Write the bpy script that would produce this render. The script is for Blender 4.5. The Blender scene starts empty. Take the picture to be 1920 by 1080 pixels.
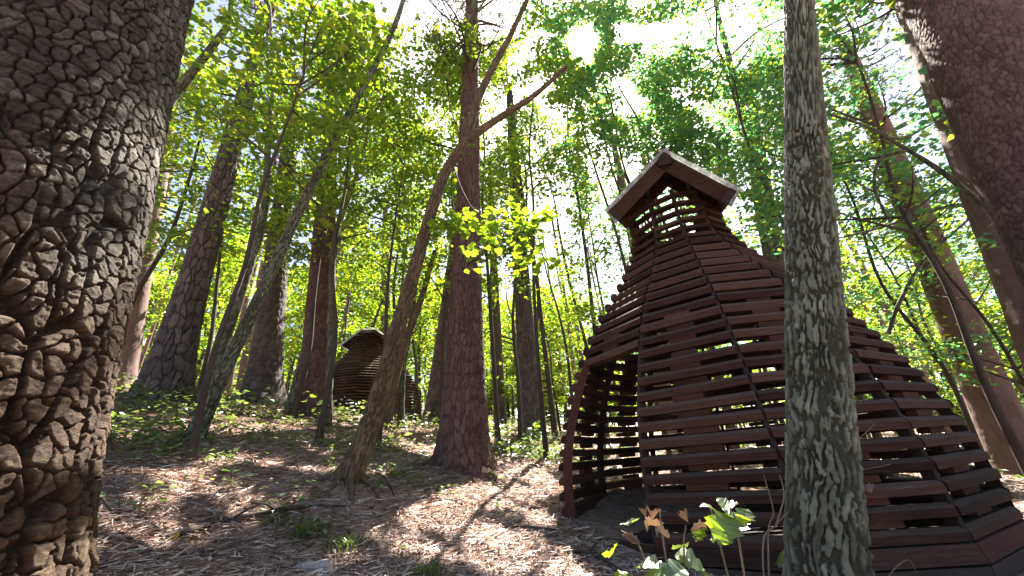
import bpy, math
import numpy as np
from mathutils import Matrix, Vector

SC = bpy.context.scene
COL = SC.collection
rad = math.radians

# ------------------------------------------------------------------ camera, sky, sun, exposure
FPX, TILT, ROLL = 731.4, rad(24.39), rad(-4.55)
CAM = np.array([0.0, 0.0, 1.0])
cam_data = bpy.data.cameras.new('camera')
cam_data.sensor_width = 36.0
cam_data.lens = FPX / 1920 * 36
cam_data.clip_start, cam_data.clip_end = 0.05, 2000
cam = bpy.data.objects.new('camera', cam_data)
COL.objects.link(cam)
_R, _U, _F = Vector((1, 0, 0)), Vector((0, -math.sin(TILT), math.cos(TILT))), Vector((0, math.cos(TILT), math.sin(TILT)))
_c, _s = math.cos(ROLL), math.sin(ROLL)
_r, _u = _c * _R + _s * _U, -_s * _R + _c * _U
cam.matrix_world = Matrix(((_r.x, _u.x, -_F.x, CAM[0]), (_r.y, _u.y, -_F.y, CAM[1]), (_r.z, _u.z, -_F.z, CAM[2]), (0, 0, 0, 1)))
SC.camera = cam

SUN_AZ, SUN_EL = math.atan2(0.35, 1.0), math.atan2(1.49, math.hypot(0.35, 1.0))   # clockwise from +Y; height
SDIR = np.array([math.sin(SUN_AZ) * math.cos(SUN_EL), math.cos(SUN_AZ) * math.cos(SUN_EL), math.sin(SUN_EL)])
world = bpy.data.worlds.new('World')
SC.world = world
world.use_nodes = True
wn = world.node_tree.nodes
sky = wn.new('ShaderNodeTexSky')
sky.sky_type = 'NISHITA'
sky.sun_disc = False
sky.sun_elevation, sky.sun_rotation = SUN_EL, SUN_AZ
sky.air_density, sky.dust_density, sky.ozone_density = 1.0, 2.5, 1.0
world.node_tree.links.new(sky.outputs[0], wn['Background'].inputs[0])
wn['Background'].inputs[1].default_value = 0.05
sun_data = bpy.data.lights.new('sun', 'SUN')
sun_data.energy, sun_data.angle, sun_data.color = 5.0, rad(0.53), (1.0, 0.93, 0.84)
sun = bpy.data.objects.new('sun', sun_data)
sun.rotation_euler = Vector(SDIR).to_track_quat('Z', 'Y').to_euler()
COL.objects.link(sun)
SC.view_settings.view_transform = 'Standard'
SC.view_settings.look = 'None'
SC.view_settings.gamma = 1.0
SC.view_settings.use_curve_mapping = False
SC.view_settings.exposure = 2.68
cy = SC.cycles
cy.max_bounces, cy.diffuse_bounces, cy.glossy_bounces, cy.transmission_bounces = 7, 4, 2, 4
cy.caustics_reflective = cy.caustics_refractive = False

# ------------------------------------------------------------------ helpers
def at(px, py, y):
    """World point seen at photograph pixel (px, py) at the distance y ahead of the camera."""
    a, b = px - 960, 540 - py
    a, b = _c * a - _s * b, _s * a + _c * b
    d = np.array([a, FPX * math.cos(TILT) - b * math.sin(TILT), b * math.cos(TILT) + FPX * math.sin(TILT)])
    return CAM + d * (y / d[1])

def hsh(i, j, k, s=0):
    n = (i * 374761393 + j * 668265263 + k * 2147483647 + s * 974711) & 0xffffffff
    n = ((n ^ (n >> 13)) * 1274126177) & 0xffffffff
    n = ((n ^ (n >> 16)) * 2246822519) & 0xffffffff
    return ((n ^ (n >> 15)) & 0xffffff) / float(0xffffff)

def noise3(x, y, z, s=0):
    x, y, z = np.broadcast_arrays(np.asarray(x, float), np.asarray(y, float), np.asarray(z, float))
    xi, yi, zi = np.floor(x).astype(np.int64), np.floor(y).astype(np.int64), np.floor(z).astype(np.int64)
    fx, fy, fz = x - xi, y - yi, z - zi
    fx, fy, fz = fx * fx * (3 - 2 * fx), fy * fy * (3 - 2 * fy), fz * fz * (3 - 2 * fz)
    r = 0
    for dx in (0, 1):
        for dy in (0, 1):
            for dz in (0, 1):
                w = (fx if dx else 1 - fx) * (fy if dy else 1 - fy) * (fz if dz else 1 - fz)
                r = r + w * hsh(xi + dx, yi + dy, zi + dz, s)
    return r

def fbm(x, y, z, o=4, s=0):
    r, a, t = 0, 1.0, 0
    for i in range(o):
        r = r + a * noise3(x * 2 ** i, y * 2 ** i, z * 2 ** i, s + i * 17)
        t += a
        a *= 0.5
    return r / t

def sstep(a, b, x):
    t = np.clip((x - a) / (b - a), 0, 1)
    return t * t * (3 - 2 * t)

def mesh_np(name, V, Q=None, T=None, attrs=None, smooth=False, mats=(), mat_index=None):
    me = bpy.data.meshes.new(name)
    V = np.asarray(V, np.float32)
    loops, starts, n = [], [], 0
    if Q is not None and len(Q):
        Q = np.asarray(Q, np.int32)
        loops.append(Q.ravel()); starts.append(n + 4 * np.arange(len(Q))); n += Q.size
    if T is not None and len(T):
        T = np.asarray(T, np.int32)
        loops.append(T.ravel()); starts.append(n + 3 * np.arange(len(T))); n += T.size
    L = np.concatenate(loops); S = np.concatenate(starts).astype(np.int32)
    me.vertices.add(len(V)); me.vertices.foreach_set('co', V.ravel())
    me.loops.add(len(L)); me.loops.foreach_set('vertex_index', L)
    me.polygons.add(len(S)); me.polygons.foreach_set('loop_start', S)
    me.polygons.foreach_set('use_smooth', np.full(len(S), bool(smooth)))
    for m in mats:
        me.materials.append(m)
    if mat_index is not None:
        me.polygons.foreach_set('material_index', np.asarray(mat_index, np.int32))
    for k, a in (attrs or {}).items():
        at_ = me.attributes.new(k, 'FLOAT', 'POINT')
        at_.data.foreach_set('value', np.asarray(a, np.float32).ravel())
    me.update(calc_edges=True)
    return me

def link(name, me, parent=None, kind=None):
    o = bpy.data.objects.new(name, me)
    COL.objects.link(o)
    if parent is not None:
        o.parent = parent
    if kind:
        o['kind'] = kind
    return o

def thing(name, label, cat, loc=(0, 0, 0), group=None, rotz=0.0):
    o = bpy.data.objects.new(name, None)
    o.empty_display_size = 0.2
    COL.objects.link(o)
    o.location = [float(v) for v in loc]
    o.rotation_euler = (0, 0, rotz)
    tag(o, label, cat, group)
    return o

def tag(o, label, cat, group=None):
    o['label'] = label
    o['category'] = cat
    if group:
        o['group'] = group
    return o

def copy_tree(o, parent=None):
    c = o.copy()
    COL.objects.link(c)
    if parent is not None:
        c.parent = parent
    for ch in o.children:
        copy_tree(ch, c)
    return c

class Geo:
    """Collects quads and triangles for one mesh."""
    def __init__(self):
        self.V, self.Q, self.T, self.n = [], [], [], 0
        self.qm, self.tm = [], []
    def add(self, V, Q=None, T=None, m=0):
        V = np.asarray(V, float)
        self.V.append(V)
        if Q is not None and len(Q):
            self.Q.append(np.asarray(Q) + self.n); self.qm.append(np.full(len(Q), m))
        if T is not None and len(T):
            self.T.append(np.asarray(T) + self.n); self.tm.append(np.full(len(T), m))
        self.n += len(V)
    def mesh(self, name, mats, smooth=False):
        V = np.concatenate(self.V)
        Q = np.concatenate(self.Q) if self.Q else None
        T = np.concatenate(self.T) if self.T else None
        mi = np.concatenate(self.qm + self.tm)
        return mesh_np(name, V, Q, T, mats=mats, mat_index=mi, smooth=smooth)

def spline(P, n):
    """Catmull-Rom through P, n samples per span."""
    P = np.asarray(P, float)
    E = np.vstack([2 * P[0] - P[1], P, 2 * P[-1] - P[-2]])
    out = []
    for i in range(len(P) - 1):
        a, b, c, d = E[i:i + 4]
        t = np.linspace(0, 1, n, endpoint=False)[:, None]
        out.append(.5 * (2 * b + (c - a) * t + (2 * a - 5 * b + 4 * c - d) * t ** 2 + (3 * b - a - 3 * c + d) * t ** 3))
    out.append(P[-1:])
    return np.vstack(out)

def frames(P):
    T = np.gradient(P, axis=0)
    T /= np.linalg.norm(T, axis=1)[:, None] + 1e-12
    N = np.zeros_like(P)
    r = np.array([1.0, 0, 0]) if abs(T[0, 0]) < .8 else np.array([0, 1.0, 0])
    for i in range(len(P)):
        r = r - T[i] * r.dot(T[i])
        r /= np.linalg.norm(r) + 1e-12
        N[i] = r
    return T, N, np.cross(T, N)

def tube(P, R, k=6, cap=True):
    """Verts and faces of a tube of radii R along P."""
    P = np.asarray(P, float)
    R = np.broadcast_to(np.asarray(R, float), (len(P),))
    T, N, B = frames(P)
    th = np.arange(k) * 2 * math.pi / k
    V = P[:, None] + R[:, None, None] * (N[:, None] * np.cos(th)[None, :, None] + B[:, None] * np.sin(th)[None, :, None])
    m = len(P)
    i, j = np.meshgrid(np.arange(m - 1), np.arange(k), indexing='ij')
    j2 = (j + 1) % k
    Q = np.stack([i * k + j, i * k + j2, (i + 1) * k + j2, (i + 1) * k + j], -1).reshape(-1, 4)
    V = V.reshape(-1, 3)
    if cap:
        V = np.vstack([V, P[-1:]])
        Tt = np.stack([(m - 1) * k + np.arange(k), (m - 1) * k + (np.arange(k) + 1) % k, np.full(k, m * k)], -1)
        return V, Q, Tt
    return V, Q, None

# ------------------------------------------------------------------ materials
def mat(name):
    m = bpy.data.materials.new(name)
    m.use_nodes = True
    nt = m.node_tree
    return m, nt, nt.nodes, nt.links, nt.nodes['Principled BSDF']

def ramp(n, stops):
    r = n.new('ShaderNodeValToRGB')
    e = r.color_ramp.elements
    while len(e) < len(stops):
        e.new(.5)
    for el, (p, c) in zip(e, stops):
        el.position = p
        el.color = (*c, 1)
    return r

def bark_mat(name, stops, scale=6.0, stretch=1.0, bump=.4, fine=45, attr=True, dist=.02):
    """Bark colour: tone attribute of the modelled relief, broken up by noise."""
    m, nt, n, l, p = mat(name)
    tc = n.new('ShaderNodeTexCoord')
    mp = n.new('ShaderNodeMapping')
    mp.inputs['Scale'].default_value = (1, 1, stretch)
    l.new(tc.outputs['Object'], mp.inputs[0])
    nz = n.new('ShaderNodeTexNoise'); nz.inputs['Scale'].default_value = scale; nz.inputs['Detail'].default_value = 6
    nz.inputs['Roughness'].default_value = .8
    l.new(mp.outputs[0], nz.inputs['Vector'])
    src = nz.outputs['Fac']
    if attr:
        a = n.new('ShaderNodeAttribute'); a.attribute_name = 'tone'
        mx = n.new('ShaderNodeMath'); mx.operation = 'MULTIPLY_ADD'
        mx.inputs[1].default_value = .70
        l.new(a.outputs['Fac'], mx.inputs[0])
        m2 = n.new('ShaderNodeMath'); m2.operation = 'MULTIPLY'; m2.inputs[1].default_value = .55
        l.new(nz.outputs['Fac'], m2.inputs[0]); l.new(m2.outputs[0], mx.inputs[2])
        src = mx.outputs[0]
    rp = ramp(n, stops)
    l.new(src, rp.inputs[0])
    col = rp.outputs[0]
    if attr:
        wa = n.new('ShaderNodeAttribute'); wa.attribute_name = 'warm'
        wm = n.new('ShaderNodeMix'); wm.data_type = 'RGBA'; wm.blend_type = 'MULTIPLY'
        l.new(wa.outputs['Fac'], wm.inputs['Factor']); l.new(col, wm.inputs['A']); wm.inputs['B'].default_value = (1.12, .84, .66, 1)
        col = wm.outputs['Result']
    l.new(col, p.inputs['Base Color'])
    p.inputs['Roughness'].default_value = .85
    p.inputs['Specular IOR Level'].default_value = .25
    n2 = n.new('ShaderNodeTexNoise'); n2.inputs['Scale'].default_value = fine * .55; n2.inputs['Detail'].default_value = 10; n2.inputs['Roughness'].default_value = .72
    l.new(mp.outputs[0], n2.inputs['Vector'])
    bp = n.new('ShaderNodeBump'); bp.inputs['Strength'].default_value = bump; bp.inputs['Distance'].default_value = dist
    l.new(n2.outputs['Fac'], bp.inputs['Height'])
    l.new(bp.outputs[0], p.inputs['Normal'])
    return m

def leaf_mat(name, cols, trans, mixf=.55, gloss=.06):
    m, nt, n, l, p = mat(name)
    n.remove(p)
    out = n['Material Output']
    g = n.new('ShaderNodeNewGeometry')
    r1, r2 = ramp(n, cols), ramp(n, trans)
    l.new(g.outputs['Random Per Island'], r1.inputs[0]); l.new(g.outputs['Random Per Island'], r2.inputs[0])
    d, t, gl = n.new('ShaderNodeBsdfDiffuse'), n.new('ShaderNodeBsdfTranslucent'), n.new('ShaderNodeBsdfGlossy')
    gl.inputs['Roughness'].default_value = .35
    l.new(r1.outputs[0], d.inputs[0]); l.new(r2.outputs[0], t.inputs[0])
    m1, m2 = n.new('ShaderNodeMixShader'), n.new('ShaderNodeMixShader')
    m1.inputs[0].default_value = mixf
    m2.inputs[0].default_value = gloss
    l.new(d.outputs[0], m1.inputs[1]); l.new(t.outputs[0], m1.inputs[2])
    l.new(m1.outputs[0], m2.inputs[1]); l.new(gl.outputs[0], m2.inputs[2])
    l.new(m2.outputs[0], out.inputs[0])
    return m

M = {}
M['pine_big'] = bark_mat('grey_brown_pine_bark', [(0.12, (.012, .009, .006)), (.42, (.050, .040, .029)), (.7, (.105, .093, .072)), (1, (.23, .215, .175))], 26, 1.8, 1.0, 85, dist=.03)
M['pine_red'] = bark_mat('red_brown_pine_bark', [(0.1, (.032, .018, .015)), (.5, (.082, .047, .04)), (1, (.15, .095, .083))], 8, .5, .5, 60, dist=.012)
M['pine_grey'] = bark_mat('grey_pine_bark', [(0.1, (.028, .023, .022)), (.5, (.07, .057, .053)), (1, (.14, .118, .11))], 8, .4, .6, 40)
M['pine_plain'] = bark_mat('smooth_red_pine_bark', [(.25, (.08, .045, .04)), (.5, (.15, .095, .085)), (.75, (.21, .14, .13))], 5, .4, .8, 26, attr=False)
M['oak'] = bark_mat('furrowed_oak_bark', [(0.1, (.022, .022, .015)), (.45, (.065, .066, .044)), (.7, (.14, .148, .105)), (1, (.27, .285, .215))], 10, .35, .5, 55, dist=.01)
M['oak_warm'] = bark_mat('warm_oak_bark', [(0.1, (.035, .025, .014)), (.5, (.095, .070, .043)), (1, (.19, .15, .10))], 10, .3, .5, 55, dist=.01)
M['stem'] = bark_mat('thin_dark_stem_bark', [(.3, (.035, .027, .022)), (.6, (.075, .062, .05)), (.8, (.12, .10, .085))], 6, .3, .7, 30, attr=False)
M['dead'] = bark_mat('dry_stick_bark', [(.3, (.12, .085, .06)), (.6, (.22, .17, .125)), (.8, (.32, .26, .2))], 9, .6, .6, 40, attr=False)

M['leaf'] = leaf_mat('yellow_green_leaf', [(0, (.035, .065, .010)), (.6, (.06, .11, .015)), (1, (.11, .13, .02))],
                     [(0, (.12, .27, .012)), (.5, (.27, .43, .014)), (.88, (.50, .57, .02)), (1, (.66, .60, .03))], .6)
M['leaf_cool'] = leaf_mat('cool_green_leaf', [(0, (.02, .055, .025)), (.6, (.035, .085, .035)), (1, (.06, .11, .03))],
                          [(0, (.08, .30, .10)), (.5, (.15, .42, .11)), (.8, (.36, .54, .05)), (1, (.58, .58, .03))], .6)
M['leaf_pale'] = leaf_mat('pale_undergrowth_leaf', [(0, (.05, .09, .03)), (.7, (.09, .14, .05)), (1, (.16, .18, .08))],
                          [(0, (.14, .24, .03)), (.7, (.24, .34, .05)), (1, (.40, .44, .08))], .4, .12)
M['needle'] = leaf_mat('pine_needle', [(0, (.018, .04, .02)), (1, (.04, .075, .035))], [(0, (.05, .09, .03)), (1, (.11, .15, .05))], .3, .1)
M['grass'] = leaf_mat('grass_blade', [(0, (.03, .07, .012)), (1, (.09, .13, .025))], [(0, (.12, .22, .02)), (.8, (.30, .38, .03)), (1, (.5, .5, .06))], .45, .1)
M['litter'] = leaf_mat('dead_pine_needle', [(0, (.12, .07, .05)), (.35, (.34, .22, .175)), (.75, (.60, .46, .395)), (1, (.78, .68, .61))],
                       [(0, (.08, .04, .03)), (1, (.2, .12, .08))], .12, .04)
M['dry_leaf'] = leaf_mat('dry_fallen_leaf', [(0, (.12, .07, .045)), (.6, (.27, .185, .14)), (1, (.5, .42, .35))], [(0, (.12, .06, .03)), (1, (.30, .18, .08))], .25, .05)
M['yellow_leaf'] = leaf_mat('orange_fallen_leaf', [(0, (.55, .25, .02)), (1, (.6, .32, .03))], [(0, (.5, .25, .02)), (1, (.6, .3, .02))], .4, .05)

def ground_mat():
    m, nt, n, l, p = mat('needle_covered_soil')
    tc = n.new('ShaderNodeTexCoord')
    a, b, c = (n.new('ShaderNodeTexNoise') for _ in range(3))
    for t, s, d in ((a, .7, 5), (b, 9, 8), (c, 55, 6)):
        t.inputs['Scale'].default_value = s; t.inputs['Detail'].default_value = d; t.inputs['Roughness'].default_value = .65
        l.new(tc.outputs['Object'], t.inputs['Vector'])
    r1 = ramp(n, [(.3, (.14, .09, .068)), (.5, (.34, .235, .19)), (.7, (.52, .40, .34))])
    l.new(b.outputs['Fac'], r1.inputs[0])
    r2 = ramp(n, [(.35, (.11, .09, .055)), (.6, (.29, .19, .14))])
    l.new(a.outputs['Fac'], r2.inputs[0])
    mx = n.new('ShaderNodeMix'); mx.data_type = 'RGBA'; mx.inputs['Factor'].default_value = .35
    l.new(r1.outputs[0], mx.inputs['A']); l.new(r2.outputs[0], mx.inputs['B'])
    l.new(mx.outputs['Result'], p.inputs['Base Color'])
    p.inputs['Roughness'].default_value = .95
    p.inputs['Specular IOR Level'].default_value = .1
    bp = n.new('ShaderNodeBump'); bp.inputs['Strength'].default_value = .9; bp.inputs['Distance'].default_value = .03
    l.new(c.outputs['Fac'], bp.inputs['Height']); l.new(bp.outputs[0], p.inputs['Normal'])
    return m
M['ground'] = ground_mat()

def wood_mat(name, stops, dust=0.0, rough=.85):
    m, nt, n, l, p = mat(name)
    tc = n.new('ShaderNodeTexCoord')
    oi = n.new('ShaderNodeObjectInfo')
    mp = n.new('ShaderNodeMapping'); mp.inputs['Scale'].default_value = (1.2, 1.2, 22)
    l.new(tc.outputs['Object'], mp.inputs[0])
    a = n.new('ShaderNodeTexNoise'); a.inputs['Scale'].default_value = 2.6; a.inputs['Detail'].default_value = 8; a.inputs['Roughness'].default_value = .7
    l.new(mp.outputs[0], a.inputs['Vector'])
    ad = n.new('ShaderNodeMath'); ad.operation = 'MULTIPLY_ADD'; ad.inputs[1].default_value = .42
    su = n.new('ShaderNodeMath'); su.operation = 'SUBTRACT'; su.inputs[1].default_value = .10
    l.new(a.outputs['Fac'], su.inputs[0])
    l.new(oi.outputs['Random'], ad.inputs[0]); l.new(su.outputs[0], ad.inputs[2])
    r = ramp(n, stops)
    l.new(ad.outputs[0], r.inputs[0])
    col = r.outputs[0]
    sp = n.new('ShaderNodeTexNoise'); sp.inputs['Scale'].default_value = 90; sp.inputs['Detail'].default_value = 4
    l.new(tc.outputs['Object'], sp.inputs['Vector'])
    if dust:   # grey-green dust and lichen settled on the upward faces
        g = n.new('ShaderNodeNewGeometry')
        sx = n.new('ShaderNodeSeparateXYZ'); l.new(g.outputs['Normal'], sx.inputs[0])
        mr = n.new('ShaderNodeMapRange'); mr.inputs[1].default_value = .35; mr.inputs[2].default_value = .95; mr.inputs[4].default_value = dust
        l.new(sx.outputs['Z'], mr.inputs[0])
        mu = n.new('ShaderNodeMath'); mu.operation = 'MULTIPLY'; l.new(mr.outputs[0], mu.inputs[0]); l.new(sp.outputs['Fac'], mu.inputs[1])
        mx = n.new('ShaderNodeMix'); mx.data_type = 'RGBA'
        l.new(mu.outputs[0], mx.inputs['Factor']); l.new(col, mx.inputs['A']); mx.inputs['B'].default_value = (.17, .16, .13, 1)
        col = mx.outputs['Result']
    l.new(col, p.inputs['Base Color'])
    p.inputs['Roughness'].default_value = rough
    p.inputs['Specular IOR Level'].default_value = .22
    bp = n.new('ShaderNodeBump'); bp.inputs['Strength'].default_value = .35; bp.inputs['Distance'].default_value = .006
    l.new(sp.outputs['Fac'], bp.inputs['Height']); l.new(bp.outputs[0], p.inputs['Normal'])
    return m
M['slat'] = wood_mat('dark_stained_timber', [(.3, (.015, .008, .006)), (.55, (.043, .021, .0145)), (.85, (.082, .045, .032)), (1.0, (.13, .10, .08))], .55)
M['post'] = wood_mat('red_brown_timber', [(.3, (.05, .019, .015)), (.6, (.08, .032, .026)), (.95, (.11, .048, .04))])
M['rib'] = wood_mat('blackened_timber', [(.3, (.022, .016, .015)), (.9, (.05, .036, .034))])
M['plinth'] = wood_mat('brown_plinth_board', [(.3, (.045, .03, .025)), (.6, (.075, .053, .044)), (.95, (.11, .083, .07))], .3, .8)
def roof_mat():
    m, nt, n, l, p = mat('pale_roof_sheet')
    tc = n.new('ShaderNodeTexCoord'); a = n.new('ShaderNodeTexNoise'); a.inputs['Scale'].default_value = 14; a.inputs['Detail'].default_value = 6
    l.new(tc.outputs['Object'], a.inputs['Vector'])
    r = ramp(n, [(.35, (.34, .36, .34)), (.6, (.80, .83, .80))])
    l.new(a.outputs['Fac'], r.inputs[0]); l.new(r.outputs[0], p.inputs['Base Color'])
    p.inputs['Roughness'].default_value = .4
    t = n.new('ShaderNodeBsdfTranslucent'); l.new(r.outputs[0], t.inputs[0])
    mx = n.new('ShaderNodeMixShader'); mx.inputs[0].default_value = .7
    l.new(p.outputs[0], mx.inputs[1]); l.new(t.outputs[0], mx.inputs[2]); l.new(mx.outputs[0], n['Material Output'].inputs[0])
    return m
M['roof'] = roof_mat()

# ------------------------------------------------------------------ terrain
D = 5.4                                          # hut size unit
HC = np.array([0.5009 * D, D, CAM[2] - 0.1347 * D])   # hut centre at floor level
ctrl = [
    (-2.0, 1.5, .68), (-3.5, 1.0, .85), (0, 0, .15), (0, -3, -.15), (3, -1, .0), (-5, -3, .3),
    (-.98, 6.6, .96), (-1.9, 4.6, .94), (-4.35, 5.4, 1.58), (-6.47, 7.0, 2.45), (-6.58, 10, 2.9), (-4.67, 9.0, 2.22),
    (.23, 11, 1.65), (-.78, 14, 2.1), (-2.88, 13, 2.42), (-6.09, 16, 2.95), (-12.2, 12, 4.0), (-13, 18, 4.4),
    (-.17, 3.6, .24), (-1.56, 3.4, .37), (-2.23, 2.4, .58), (.55, 4.6, .30), (.75, 5.6, .40), (1.3, 3.5, .10),
    (2.7, 3.1, -.04), (4.3, 3.4, -.05), (5.4, 4.4, .0), (3.5, 2.0, -.15), (2.7, 5.4, .15), (4.6, 6.2, .14), (2.6, 7.6, .45), (.9, 7.2, .72),
    (9, 8, .2), (8, 3, -.3), (7, 12, .9), (12, 18, .8), (3, 16, 1.9), (-3, 24, 4.0), (8, 28, 2.2), (-12, 30, 6.0), (18, 30, 1.5), (20, 8, -.9), (-20, 10, 5.2), (-14, 4, 3.2),
    (0, 60, 6.5), (40, 60, 2.5), (-40, 60, 10), (45, 0, -3), (-45, 0, 8), (0, -40, -3)]
ctrl = np.array(ctrl, float)
def _k(r): return r
_A = np.zeros((len(ctrl) + 3,) * 2)
_dd = np.linalg.norm(ctrl[:, None, :2] - ctrl[None, :, :2], axis=2)
_A[:len(ctrl), :len(ctrl)] = -_dd - np.eye(len(ctrl)) * .15
_A[:len(ctrl), -3] = 1; _A[:len(ctrl), -2:] = ctrl[:, :2]
_A[-3:, :len(ctrl)] = _A[:len(ctrl), -3:].T
_w = np.linalg.solve(_A, np.r_[ctrl[:, 2], 0, 0, 0])
def ground_z(x, y):
    x = np.asarray(x, float); y = np.asarray(y, float)
    sh = np.broadcast(x, y).shape
    x = np.clip(np.broadcast_to(x, sh).ravel(), -70, 70); y = np.clip(np.broadcast_to(y, sh).ravel(), -50, 90)
    out = np.empty(len(x))
    for i in range(0, len(x), 200000):
        s = slice(i, i + 200000)
        r = np.sqrt((x[s, None] - ctrl[None, :, 0]) ** 2 + (y[s, None] - ctrl[None, :, 1]) ** 2)
        out[s] = -r @ _w[:len(ctrl)] + _w[-3] + _w[-2] * x[s] + _w[-1] * y[s]
    return out.reshape(sh)
def bumps(x, y):
    return (fbm(x * .9, y * .9, 0, 3, 5) - .5) * .16 + (fbm(x * 4, y * 4, 0, 3, 9) - .5) * .06
MOUNDS = [(-.98, 6.6, .55, .10), (-1.9, 4.6, .34, .07), (-4.35, 5.4, .34, .06), (-6.47, 7.0, .9, .10), (1.47, 2.45, .3, .06), (-2.1, 1.6, .8, .06), (-4.67, 9.0, .5, .08)]
def surf(x, y):
    x, y = np.asarray(x, float), np.asarray(y, float)
    m = 0
    for a, b, r, h in MOUNDS:
        m = m + h * np.exp(-((x - a) ** 2 + (y - b) ** 2) / (r * r))
    return ground_z(x, y) + bumps(x, y) + m
def gpix(px, py):
    """Where the sight line through a photograph pixel meets the ground."""
    y = np.linspace(1.2, 40, 1600)
    p0 = at(px, py, 1.0) - CAM
    q = CAM + y[:, None] * p0
    below = q[:, 2] < ground_z(q[:, 0], q[:, 1])
    i = int(np.argmax(below)) if below.any() else len(y) - 1
    return q[i]

def axis(lo, hi, step, far, g=1.18):
    c = list(np.arange(lo, hi + 1e-6, step))
    a, s = c[-1], step
    up = []
    while a < far:
        s *= g; a += s; up.append(a)
    b, s = c[0], step
    dn = []
    while b > -far:
        s *= g; b -= s; dn.append(b)
    return np.array(dn[::-1] + c + up)
gx, gy = axis(-5.5, 5.5, .05, 420), axis(1.6, 11, .05, 420)
X, Y = np.meshgrid(gx, gy, indexing='ij')
Z = surf(X, Y) + (fbm(X * 14, Y * 14, 0, 2, 21) - .5) * .03
ni, nj = X.shape
i, j = np.meshgrid(np.arange(ni - 1), np.arange(nj - 1), indexing='ij')
Q = np.stack([i * nj + j, (i + 1) * nj + j, (i + 1) * nj + j + 1, i * nj + j + 1], -1).reshape(-1, 4)
g = link('ground', mesh_np('ground', np.stack([X, Y, Z], -1).reshape(-1, 3), Q, smooth=True, mats=[M['ground']]), kind='structure')

# ------------------------------------------------------------------ where sun reaches the forest floor (gaps in the canopy)
flecks = []
def fleck(px, py, rx, ry, rot=0):
    p = gpix(px, py); flecks.append((p[0], p[1], rx, ry, rot))
fleck(760, 955, .55, .34); fleck(880, 985, .6, .3); fleck(960, 925, .55, .35); fleck(640, 925, .25, .2)
fleck(440, 925, .85, .13, .1); fleck(280, 945, .3, .14); fleck(560, 885, .45, .1)
fleck(380, 1000, .5, .12); fleck(600, 1050, .5, .2); fleck(520, 820, .5, .12); fleck(590, 850, .4, .1)
fleck(700, 830, .4, .2); fleck(960, 850, .4, .2); fleck(500, 735, .7, .25); fleck(1010, 970, .25, .5); fleck(330, 870, .3, .1)
_cg = -(CAM[2] - .15) / SDIR[2]
flecks.append((SDIR[0] * _cg, SDIR[1] * _cg, .62, .62, 0))
_pz = -(1.9 - .7) / SDIR[2]
flecks.append((-1.75 + SDIR[0] * _pz, 1.3 + SDIR[1] * _pz, .22, .5, 0))       # the lit edge of the big pine
def fleck3(p, rx, ry):
    g0 = ground_z(p[0], p[1])
    for _ in range(3):
        t = (p[2] - g0) / SDIR[2]
        q = p - SDIR * t
        g0 = ground_z(q[0], q[1])
    flecks.append((q[0], q[1], rx, ry, 0))
fleck3(at(1350, 965, 1.75), .30, .22); fleck3(at(1230, 1020, 1.75), .32, .24); fleck3(at(950, 440, 4.4), .75, .5)
fleck3(at(1190, 1000, 4.4), .3, .15); fleck3(at(590, 745, 8.2), .5, .4); fleck3(at(700, 620, 4.7), .2, .3)
fleck3(at(290, 330, 1.8), .25, .5); fleck3(at(340, 60, 1.8), .2, .4); fleck3(at(250, 480, 1.8), .2, .3); fleck3(at(1700, 60, 3.0), .3, .4); fleck3(at(1270, 320, 4.6), .5, .5)
fleck(250, 1000, .5, .14); fleck(470, 875, .5, .1); fleck(420, 1045, .4, .1); fleck(820, 1040, .4, .2); fleck(430, 740, .8, .4); fleck(640, 890, .7, .25); fleck(300, 910, .6, .2); fleck(870, 930, .9, .5); fleck(720, 1000, .5, .2); fleck(930, 1010, .5, .25)
def lit(P, thr=.595):
    """True for points that would shade one of the sunlit patches."""
    g0 = .15 + .12 * P[:, 1] * .5
    for _ in range(2):
        t = (P[:, 2] - g0) / SDIR[2]
        hx, hy = P[:, 0] - SDIR[0] * t, P[:, 1] - SDIR[1] * t
        g0 = ground_z(hx, hy)
    hit = fbm(hx * .9, hy * 1.3, 0, 3, 33) > thr - .17 * sstep(5.5, 9, hy)
    hit &= (hx + 6) ** 2 / 14 + (hy - 13.2) ** 2 / 22 > 1
    wob = (fbm(hx * 4, hy * 4, P[:, 2] * .8, 3, 3) - .5) * 2.6
    for fx, fy, rx, ry, ro in flecks:
        dx, dy = hx - fx, hy - fy
        hit |= (dx / rx) ** 2 + (dy / ry) ** 2 < 1 + wob
    return hit & (P[:, 2] - g0 > .7)

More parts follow.
